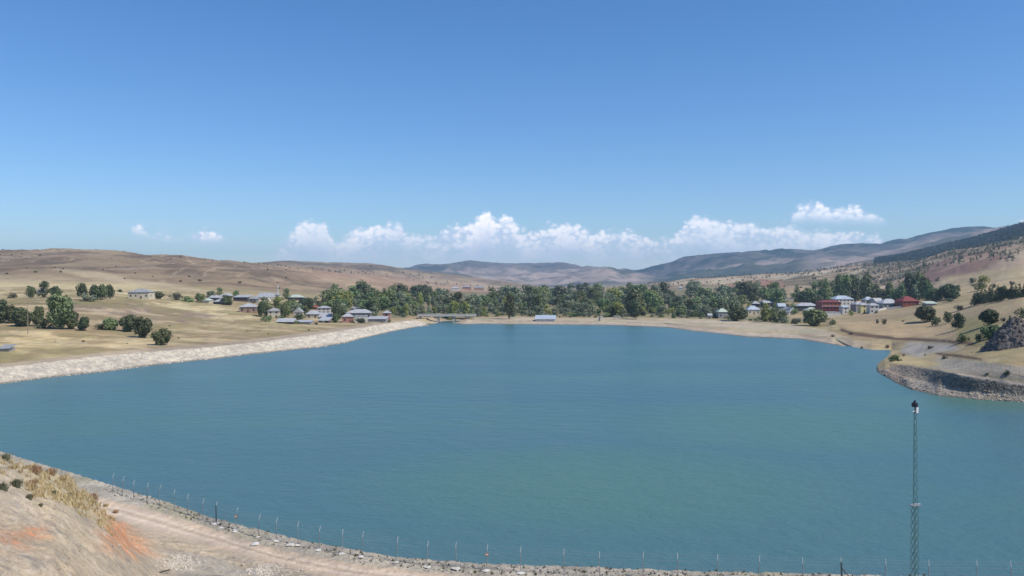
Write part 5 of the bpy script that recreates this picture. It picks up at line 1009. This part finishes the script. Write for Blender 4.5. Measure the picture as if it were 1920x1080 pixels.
# gardens: trees and bushes around the village houses
random.seed(77)
import re as _re
def short(lb): return ' '.join(_re.split(r' (?:with|under|above|of|at|right|left|behind|before|below|beside|near|among|in|joined|standing|alone|to|along|from|continuing|glimpsed|half) ', lb)[0].split()[:8])
gardens = [o for o in list(COL.objects) if o.parent is None and o.get('category') in ('house', 'barn', 'annex', 'shed', 'mosque')]
seen_ = set()
for o in gardens:
    x, d = o.location.x, o.location.y; px = 960 + FPX * x / d
    if not (360 < px < 735 or 1340 < px < 1730): continue
    wd = next(c for c in o.children if c.name.startswith('wall')).dimensions.x
    for k, (side, nm) in enumerate(((-1, 'left'), (1, 'right'), (0, 'front'))):
        if random.random() < (0.35 if k < 2 else 0.45): continue
        gx = x + side * (wd / 2 + random.uniform(1.0, 2.5)) + (random.uniform(-wd / 3, wd / 3) if side == 0 else 0); gy = d + (random.uniform(-7, -1) if side == 0 else random.uniform(-4, 5))
        kd = 'bush' if side == 0 else random.choice(['round', 'ragged', 'bush']); h = {'bush': random.uniform(1.6, 2.8), 'round': random.uniform(5, 8), 'ragged': random.uniform(6, 10)}[kd]
        mt = random.choice([D_, M2, G2, M2]); lb = f"{CW[mt.name]} garden {'bush' if kd == 'bush' else 'tree'} {'in front of' if side == 0 else nm + ' of'} the {short(o['label'])}"
        if lb in seen_ or (kd != 'bush' and hides(960 + FPX * gx / gy, gy, h * 0.6, h, gx)): continue
        seen_.add(lb); plant(kd, gx, gy, h, h * {'bush': 1.4, 'round': 0.95, 'ragged': 0.85}[kd], mt, lb, 'bush' if kd == 'bush' else 'tree', {'bush': 'shrub', 'round': 'broadleaf_tree', 'ragged': 'willow_tree'}[kd], 'garden plants of the villages')
# trees between the houses of the left village
LV = [(490, 'between the brown and the cream house'), (515, 'behind the cream two-storey house'), (540, 'right of the cream two-storey house'), (562, 'around the triangular gable'), (590, 'behind the cream hip-roofed house'), (615, 'behind the tall white house'), (640, 'left of the brick house'), (675, 'behind the grey-roofed house'), (710, 'behind the barn')]
seen2 = set()
for i in range(46):
    px = 484 + 235 * (i + random.random()) / 46; x, d, z = hit(px, random.uniform(565, 598)); kd = random.choice(['round', 'ragged', 'round']); h = random.uniform(5, 9.5); w = h * random.uniform(0.85, 1.15)
    if hides(px, d, w * 0.7, h, x): continue
    mt = random.choices([D_, M2, G2, Y2], [4, 4, 3, 1])[0]; mk = min(LV, key=lambda q: abs(q[0] - px))[1]; lb = f"{'tall' if h > 7.2 else 'low'} {CW[mt.name]} {KW[kd]} {mk} in the left village"
    if lb in seen2: continue
    seen2.add(lb); plant(kd, x, d, h, w, mt, lb, 'tree', {'round': 'broadleaf_tree', 'ragged': 'willow_tree'}[kd], 'trees between the houses of the left village')
# poplars behind the right village
CW2 = {'leaves_grey_green': 'grey-green', 'leaves_mid_green': 'mid-green', 'leaves_dark_green': 'dark green'}; KW2 = {'tall': 'slim tall poplar', 'ragged': 'loose tall willow'}
VM = [(1500, 'at the left end of the line'), (1535, 'left of the red tiered house'), (1565, 'above the red tiered house'), (1590, 'above the large white house'), (1620, 'above the yellow house'), (1650, 'above the white gabled house'), (1680, 'left of the maroon roof'), (1712, 'above the maroon roof'), (1745, 'just right of the maroon roof'), (1780, 'at the right end of the line')]
for i in range(40):
    px = 1490 + 300 * (i + random.random()) / 40; mt = random.choice([G2, M2, M2, D_]); mk = min(VM, key=lambda q: abs(q[0] - px))[1]; top = np.interp(px, [1490, 1530, 1560, 1620, 1660, 1700, 1740, 1760, 1795], [545, 522, 512, 512, 525, 510, 508, 530, 545]) + random.uniform(0, 22)
    kind = random.choice(['tall', 'ragged', 'ragged']); yb = random.uniform(560, 570); w = random.uniform(13, 24) * (1.5 if kind == 'ragged' else 1)
    plant_at(kind, px - w / 2, px + w / 2, top, yb, mt, f'{CW2[mt.name]} {KW2[kind]} behind the right village, {mk}', 'tree', 'poplar_tree', 'tall trees behind the right village', start='rise')
# the belt of willows and poplars across the head of the lake
MARKS = [(640, 'above the brick house'), (700, 'behind the barn'), (760, 'left of the bridge'), (815, 'behind the bridge, left'), (870, 'behind the bridge, right'), (935, 'right of the bridge'), (985, 'left of the blue-roofed shed'),
         (1030, 'behind the blue-roofed shed'), (1080, 'right of the blue-roofed shed'), (1130, 'behind the pump hut'), (1175, 'left of the tallest tree'), (1230, 'right of the tallest tree'), (1290, 'left of the green-roofed house'),
         (1340, 'beside the green-roofed house'), (1390, 'left of the right village'), (1440, 'above the right village'), (1490, 'at its right end')]
def belt(n, s0, s1, px0, px1, hlo, hhi, row, grp):
    for i in range(n):
        px = px0 + (px1 - px0) * (i + random.random()) / n; c = col_at(px); s = random.uniform(s0, s1); k = int(s); t = s - k
        d = DK[k, c] + (DK[k + 1, c] - DK[k, c]) * t; x = (px - 960) / FPX * d
        kind = random.choices(['ragged', 'round', 'tall'], [5, 4, 1.4])[0]
        h = hlo + (hhi - hlo) * random.random() ** 1.3; w = h * {'ragged': 1.0, 'round': 1.05, 'tall': 0.40}[kind] * random.uniform(0.8, 1.2)
        m = random.choices([G2, M2, D_, Y2], {'front': [5, 3, 0.4, 2.2], 'middle': [5, 4, 1.6, 0.9], 'back': [2, 4, 4, 0.3], 'left': [2, 4, 3, 1]}[row])[0]
        nm = {'ragged': 'willow_tree', 'round': 'broadleaf_tree', 'tall': 'poplar_tree'}[kind]
        if hides(px, d, w * 0.8, h, x): continue
        mk = min(MARKS, key=lambda q: abs(q[0] - px))[1]
        plant(kind, x, d, h, w, m, f'{CW[m.name]} {KW[kind]} in the {row} row of the belt, {mk}', 'tree', nm, grp)
belt(92, IX['rise'] - 0.75, IX['rise'] + 0.0, 735, 1395, 5, 11, 'front', 'front row of the far tree belt')
belt(105, IX['rise'], IX['field'] - 0.35, 630, 1500, 9, 16, 'middle', 'middle row of the far tree belt')
belt(112, IX['field'] - 0.3, IX['strip'] - 0.3, 625, 1530, 11, 21, 'back', 'back row of the far tree belt')
belt(20, IX['rise'], IX['field'], 615, 780, 10, 15, 'left', 'left end of the far tree belt')
# willow scrub along the shore
for i in range(88):
    px = 640 + 860 * (i + random.random()) / 88; c = col_at(px); s = random.uniform(0.15, 0.6) + IX['plain']; k = int(s)
    d = DK[k, c] + (DK[k + 1, c] - DK[k, c]) * (s - k); x = (px - 960) / FPX * d
    if px < 740: continue
    h = random.uniform(2, 5.5); m = random.choice([G2, G2, M2, S2]); mk = min(MARKS, key=lambda q: abs(q[0] - px))[1].replace('behind', 'near')
    plant('bush', x, d, h, h * random.uniform(1.2, 2.0), m, f'low {"brownish" if m is S2 else CW[m.name]} shore bush below the belt, {mk}', 'bush', 'willow_shrub', 'low scrub along the far shore', parts=False)
# garden wall of the right village
def garden_wall():
    P = [hit(px, py) for px, py in ((1645, 583), (1662, 580), (1690, 577), (1708, 573))]; mb = MB()
    for a, b_ in zip(P, P[1:]):
        mb.poly([(a[0], a[1], a[2] - 0.6), (b_[0], b_[1], b_[2] - 0.6), (b_[0], b_[1], b_[2] + 1.3), (a[0], a[1], a[2] + 1.3), (a[0], a[1] + 0.3, a[2] - 0.6), (b_[0], b_[1] + 0.3, b_[2] - 0.6), (b_[0], b_[1] + 0.3, b_[2] + 1.3), (a[0], a[1] + 0.3, a[2] + 1.3)],
                [(0, 1, 2, 3), (5, 4, 7, 6), (3, 2, 6, 7), (0, 3, 7, 4), (1, 5, 6, 2)])
    tag(mb.build('garden_wall', WALL_WHITE), 'long white garden wall along the right edge of the village', 'wall')
garden_wall()
# bridge
def bridge():
    xa, d, _ = hit(784, 600); d = 562.0; xa = (782 - 960) / FPX * d; xb = (892 - 960) / FPX * d; zt = EYE - (591 - HOR) * d / FPX
    rt = empty('bridge', ((xa + xb) / 2, d, 0), 0, 'low concrete road bridge on short piers at the far left corner of the lake', 'bridge'); L_ = (xb - xa) / 2
    MB().box(-L_, L_, 0, 8, zt - 0.9, zt - 0.1).build('deck', CONC, rt)
    for y in (0.05, 7.75): 
        r_ = MB(); r_.box(-L_, L_, y, y + 0.2, zt - 0.1, zt + 0.12); r_.box(-L_, L_, y + 0.05, y + 0.15, zt + 0.75, zt + 0.85)
        for i in range(27): u = -L_ + 2 * L_ * i / 26; r_.box(u - 0.06, u + 0.06, y + 0.06, y + 0.14, zt + 0.12, zt + 0.75)
        r_.build('railing', CONC_WHITE, rt)
    for u in (-0.92, -0.3, 0.25, 0.72): MB().box(u * L_ - 0.6, u * L_ + 0.6, 0.6, 7.4, -3, zt - 0.92).build('pier', CONC, rt)
bridge()
# utility poles
def pole(px, ytop, ybase, label):
    x, d, z = hit(px, ybase); h = (ybase - ytop) * d / FPX
    rt = empty('utility_pole', (x, d, z - 0.3), 0.3, label, 'utility pole', )
    MB().tube((0, 0, 0), (0, 0, h + 0.3), 0.17, 0.11, 8).build('post', WOOD, rt, smooth=False)
    MB().box(-0.9, 0.9, -0.06, 0.06, h - 0.35, h - 0.22).build('crossarm', WOOD, rt)
    for u in (-0.8, 0, 0.8): MB().tube((u, 0, h - 0.21), (u, 0, h + 0.05), 0.06, 0.04, 6).build('insulator', WHITE_PAINT, rt)
pole(52, 565, 626, 'pale wooden utility pole before the trees on the left slope')
pole(1542, 556, 592, 'pale pole standing at the left corner of the red tiered house')

# ---------------------------------------------------------------- near fence along the crest
FX = [210, 229, 250, 275, 298, 326, 351.6, 379, 405, 442, 484, 518, 558, 598, 642, 678, 743, 800, 855.6, 912.5, 976, 1058, 1125, 1206, 1272, 1345.6, 1423, 1506.6, 1579, 1661, 1742, 1832.5, 1898, 1975, 2050]
FD = np.interp(FX, [210, 250, 298, 352, 405, 484, 558, 642, 743, 800, 976, 1125, 1345, 1661, 1898, 2050], [89, 86, 83.6, 80, 77, 73, 70.5, 68.3, 66.4, 65.4, 63.8, 62.8, 62, 60.9, 60.6, 60.4])
def near_fence():
    rt = empty('fence', (0, 62, 3.0), 0, 'wire fence on thin bent-topped posts along the near crest of the dam', 'fence'); O = Vector((0, 62, 3.0))
    tops = []; sm = {}
    post = MB().tube((0, 0, -0.4), (0, 0, 1.62), 0.032, 0.030, 6).mesh('post'); post.materials.append(STEEL)
    postd = MB().tube((0, 0, -0.4), (0, 0, 1.75), 0.060, 0.055, 6).mesh('post'); postd.materials.append(STEEL_DARK)
    arm = MB().tube((0, 0, 1.60), (0.05, 0.20, 2.05), 0.027, 0.022, 6).mesh('arm'); arm.materials.append(ARM)
    footm = stones('footing', [(0, 0, 0)], [0.42], 0.25); footm.materials.append(CONC_WHITE)
    for i, (px, d) in enumerate(zip(FX, FD)):
        x = (px - 960) / FPX * d; z = ground(x, d); p = Vector((x, d, z)) - O; tops.append(p)
        dark = px in (405, 1579)
        q = link('post', postd if dark else post, None, rt, p, 0.0); q.rotation_euler = (random.uniform(-0.03, 0.03), random.uniform(-0.04, 0.04), 0)
        link('arm', arm, None, q)
        if 380 < px < 1000 or px in (1345.6, 1742):
            f_ = link('footing', footm, None, q, (0, -0.18, 0.03), random.uniform(0, 6)); k = random.uniform(0.75, 1.35); f_.scale = (k, k * 0.8, 0.9)
        if px == 1579:
            b_ = MB().tube((0, 0, 1.35), (1.15, -0.3, -0.1), 0.045, 0.045, 6).mesh('brace'); link('brace', b_, STEEL_DARK, q)
    for hgt in (0.12, 0.55, 1.0, 1.5, 1.75, 1.92):
        mb = MB()
        for a, b_ in zip(tops, tops[1:]):
            off = Vector((0, 0.02 if hgt < 1.6 else 0.02 + (hgt - 1.6) * 0.46, hgt))
            mid = (a + b_) / 2 + off - Vector((0, 0, 0.02)); mb.tube(a + off, mid, 0.007, n=3); mb.tube(mid, b_ + off, 0.007, n=3)
        mb.build('wire', STEEL, rt)
    mb = MB()
    for a, b_ in zip(tops, tops[1:]):
        n = max(3, int((b_ - a).length / 0.32)); L0 = 1.38
        for i in range(n):
            for sgn in (1, -1):
                u0 = i / n; u1 = min(1, max(0, u0 + sgn * 1.38 / (b_ - a).length)); h1 = 1.5 if 0 < u1 < 1 else 0.12 + L0 * abs(u1 - u0) * (b_ - a).length / 1.38
                mb.tube(a.lerp(b_, u0) + Vector((0, 0, 0.12)), a.lerp(b_, u1) + Vector((0, 0, h1)), 0.0055, n=3)
    mb.build('wire_mesh', STEEL, rt)
    return tops, O
ftops, FO = near_fence()
def fsign(i, label, m):
    p = ftops[i] + FO; o = MB().box(-0.15, 0.15, -0.07, -0.045, 1.15, 1.38)
    rt = empty('warning_sign', p, 0.1, label, 'sign'); o.build('panel', m, rt)
    MB().box(-0.11, 0.11, -0.076, -0.071, 1.24, 1.29).build('stripe', WHITE_PAINT, rt)
fsign(FX.index(442), 'faded reddish sign on the fence post right of the dark post', SIGN_RED)
fsign(FX.index(912.5), 'small orange-red sign on the fence near the middle of the crest', SIGN_RED)

# flat pale stones beside the road
for i, (px, py) in enumerate(((478, 1021), (640, 1040), (415, 991), (440, 998), (545, 1023))):
    x, d, z = hit(px, py, 'road_in'); me = stones('slab', [(0, 0, 0)], [random.uniform(0.32, 0.55)], 0.28)
    tag(link('stone_slab', me, CONC_WHITE, None, (x, d, z + 0.05), random.uniform(0, 3)), 'flat whitish stone slab lying between the dirt road and the fence', 'stone', 'pale slabs along the fence')
# drift wood
x, d, z = hit(303, 1076, 'front')
tag(MB().tube((-0.5, 0, 0.05), (0.5, 0.15, 0.16), 0.07, 0.05, 7).build('log', WALL_DARK, None, (x, d, z), 0.3), 'short dark log lying on the gravel at the bottom edge', 'log')

# ---------------------------------------------------------------- lattice mast
def mast():
    d = 50.0; x = (1716 - 960) / FPX * d; z0 = ground(x, d) - 0.2
    rt = empty('lattice_mast', (x, d, z0), R(14), 'slim dark green lattice mast rising in front of the lake', 'mast')
    zz = lambda py: EYE - (py - HOR) * d / FPX - z0
    zp, zt = zz(947), zz(772)
    def lattice(za, zb, wa, wb, step, rl, rd, nleg=4):
        cs = [(-1, -1), (1, -1), (1, 1), (-1, 1)] if nleg == 4 else [(-1, -0.6), (1, -0.6), (0, 1.1)]
        P = lambda i, z: Vector((cs[i][0], cs[i][1], 0)) * ((wa + (wb - wa) * (z - za) / (zb - za)) / 2) + Vector((0, 0, z))
        for i in range(nleg): MB().tube(P(i, za), P(i, zb), rl, rl * 0.9, 5).build('leg', MAST_GREEN, rt)
        mb = MB(); z = za; k = 0
        while z < zb - 0.05:
            z2 = min(z + step, zb)
            for i in range(nleg):
                j = (i + 1) % nleg
                if nleg == 4: mb.tube(P(i, z), P(j, z2), rd, n=4); mb.tube(P(j, z), P(i, z2), rd, n=4)
                else:
                    a, b_ = (i, j) if k % 2 else (j, i); mb.tube(P(a, z), P(b_, z2), rd, n=4)
            z = z2; k += 1
        mb.build('brace', MAST_GREEN, rt)
    lattice(0, zp, 0.36, 0.30, 0.50, 0.007, 0.011)
    lattice(zp, zt, 0.27, 0.17, 0.52, 0.006, 0.013, 3)
    MB().box(-0.30, 0.30, -0.22, 0.22, zp - 0.03, zp + 0.02).build('collar_plate', STEEL, rt)
    MB().tube((-0.28, 0, zp + 0.05), (0.42, 0, zp + 0.05), 0.012, n=5).build('crossarm', WHITE_PAINT, rt)
    MB().tube((0, 0, zt - 0.1), (0, 0, zt + 0.75), 0.03, n=6).build('spigot', STEEL_DARK, rt)
    hd = MB(); hd.box(-0.16, 0.10, -0.13, 0.11, zt + 0.30, zt + 0.56); hd.tube((-0.05, -0.04, zt + 0.52), (-0.05, -0.04, zt + 0.70), 0.12, 0.06, 10)
    head = hd.build('camera_housing', BLACK, rt); MB().tube((-0.05, -0.16, zt + 0.45), (-0.05, -0.24, zt + 0.43), 0.09, 0.08, 10).build('lens', GLASS, head)
    MB().box(0.03, 0.17, -0.10, 0.10, zt - 0.08, zt + 0.28).build('junction_box', WHITE_PAINT, rt)
    MB().box(-0.22, 0.22, -0.03, 0.03, zt + 0.0, zt + 0.05).build('bracket', WHITE_PAINT, rt)
mast()

# ---------------------------------------------------------------- fences on the right bank
def far_fence(pts, label, n, h=1.9):
    P = [hit(px, py) for px, py in pts]; rt = empty('fence', P[0], 0, label, 'fence'); O = Vector(P[0]); Q = []
    cum = [0]; 
    for a, b_ in zip(P, P[1:]): cum.append(cum[-1] + (Vector(b_) - Vector(a)).length)
    pm = MB().tube((0, 0, -0.3), (0, 0, h), 0.05, n=5).mesh('post'); pm.materials.append(CONC_WHITE)
    for i in range(n):
        s = cum[-1] * i / (n - 1); x = np.interp(s, cum, [p[0] for p in P]); y = np.interp(s, cum, [p[1] for p in P]); q = Vector((x, y, ground(x, y))) - O
        link('post', pm, None, rt, q); Q.append(q)
    mb = MB()
    for a, b_ in zip(Q, Q[1:]):
        for k in (0.3, 0.9, 1.5, 1.85): mb.tube(a + Vector((0, 0, k)), b_ + Vector((0, 0, k)), 0.012, n=3)
        for j in range(6):
            t = j / 6; mb.tube(a.lerp(b_, t) + Vector((0, 0, 0.2)), a.lerp(b_, min(1, t + 0.4)) + Vector((0, 0, 1.8)), 0.008, n=3)
    mb.build('wire_mesh', STEEL, rt)
far_fence([(1722, 668), (1732, 650), (1775, 645)], 'short pale-posted wire fence beside the grey yard on the right bank', 9)
far_fence([(1768, 690), (1820, 694), (1870, 700), (1930, 708)], 'long pale-posted wire fence before the dark rock heap', 16)

# ---------------------------------------------------------------- dry grass and shrubs on the near ridge
def tufts(P, H_, nb, spread):
    V = []; b_ = 0
    for (x, y, z), h in zip(P, H_):
        for _ in range(nb):
            a = random.uniform(0, 6.28); r = random.uniform(0, spread) * h; bx, by = x + math.cos(a) * r, y + math.sin(a) * r
            lx, ly = random.gauss(0, 0.28) * h, random.gauss(0, 0.28) * h; hh = h * random.uniform(0.5, 1.1); w = 0.022 + 0.018 * random.random()
            c, s = math.cos(a + 1.5) * w, math.sin(a + 1.5) * w
            V += [(bx - c, by - s, z - 0.05), (bx + c, by + s, z - 0.05), (bx + lx * 0.6 + c * 0.5, by + ly * 0.6 + s * 0.5, z + hh * 0.7), (bx + lx, by + ly, z + hh)]
    V = np.array(V); return V, np.arange(len(V)).reshape(-1, 4)
def rimpts(n, px0, px1, s0, s1):
    P = []
    for _ in range(n):
        px = random.uniform(px0, px1); s = random.uniform(s0, s1); c = col_at(px); k = int(s); d = DK[k, c] + (DK[k + 1, c] - DK[k, c]) * (s - k); x = (px - 960) / FPX * d
        P.append((x, d, ground(x, d)))
    return P
P = [p for p in rimpts(60, -10, 60, IX['mid'] + 0.4, IX['ridge'] + 0.1) + rimpts(300, 50, 212, IX['mid'] + 0.25, IX['ridge'] + 0.1) if vnoise(np.array(p[0] / 1.3), np.array(p[1] / 1.3), 9) + random.uniform(-0.15, 0.15) > 0.45]; V, F = tufts(P, [random.uniform(0.12, 0.42) for _ in P], 18, 0.8)
tag(link('dry_grass', fastmesh('dry_grass', V, F), DRYSTEM), 'dry straw-coloured grass along the brow of the near slope', 'grass', kind='stuff')
P = rimpts(420, 200, 1950, IX['road_out'] + 0.2, IX['crest'] + 0.05); V, F = tufts(P, [random.uniform(0.08, 0.25) for _ in P], 12, 0.6)
tag(link('roadside_weeds', fastmesh('roadside_weeds', V, F), S2), 'sparse grey-green weeds among the crest stones', 'weeds', kind='stuff')
for px, py, h, m, lab in ((66, 886, 0.5, REDSTEM, 'russet dry shrub on the brow of the near slope'), (95, 890, 0.42, REDSTEM, 'smaller russet shrub right of the tallest one'), (120, 903, 0.5, DRYSTEM, 'straw-coloured bush lower on the near brow'),
                          (172, 938, 0.55, REDSTEM, 'brown shrub at the lower end of the grassy brow'), (30, 912, 0.42, S2, 'grey-green cushion plant on the bare near slope'), (57, 913, 0.42, REDSTEM, 'brown clump right of the grey-green cushion plant'),
                          (4, 918, 0.4, S2, 'dark little plant at the very left edge of the near slope'), (98, 926, 0.22, S2, 'tiny green sprig below the dry grass'), (127, 932, 0.25, S2, 'tiny dark sprig at the middle of the grassy brow'), (10, 862, 0.4, S2, 'low green plant on the brow at the left edge'),
                          (54, 935, 0.25, S2, 'thin weed on bare soil under the brown clump'), (75, 950, 0.15, S2, 'smallest weed alone on the bare slope'), (216, 962, 0.35, REDSTEM, 'small brown weed at the start of the dirt road'), (198, 950, 0.35, DRYSTEM, 'dry weed left of the start of the dirt road')):
    x, d, z = hit(px, py, 'front'); V, F = tufts([(0, 0, 0)], [h], 150, 0.75)
    tag(link('shrub', fastmesh('shrub', V, F), m, None, (x, d, z)), lab, 'shrub')

# ---------------------------------------------------------------- haze
hz = bpy.data.materials.new('haze_air'); hz.use_nodes = True; nt = hz.node_tree; nt.nodes.clear()
pv = N(nt, 'ShaderNodeVolumePrincipled'); pv.inputs['Color'].default_value = (0.48, 0.73, 1.0, 1); pv.inputs['Density'].default_value = 0.0001; pv.inputs['Anisotropy'].default_value = 0.1
ou = N(nt, 'ShaderNodeOutputMaterial'); nt.links.new(pv.outputs[0], ou.inputs['Volume'])
HX, HY0, HY1 = 16500, -16500, 10500
ho = MB().box(-HX, HX, HY0, HY1, -8, float(Zg.max()) + 25).build('haze', hz)
tag(ho, kind='stuff'); ho['label'] = 'thin blue haze of the far valley air'; ho['category'] = 'haze'
print('rows', NR, 'cols', NC, 'zmax', Zg.max(), 'objects', len(bpy.data.objects))
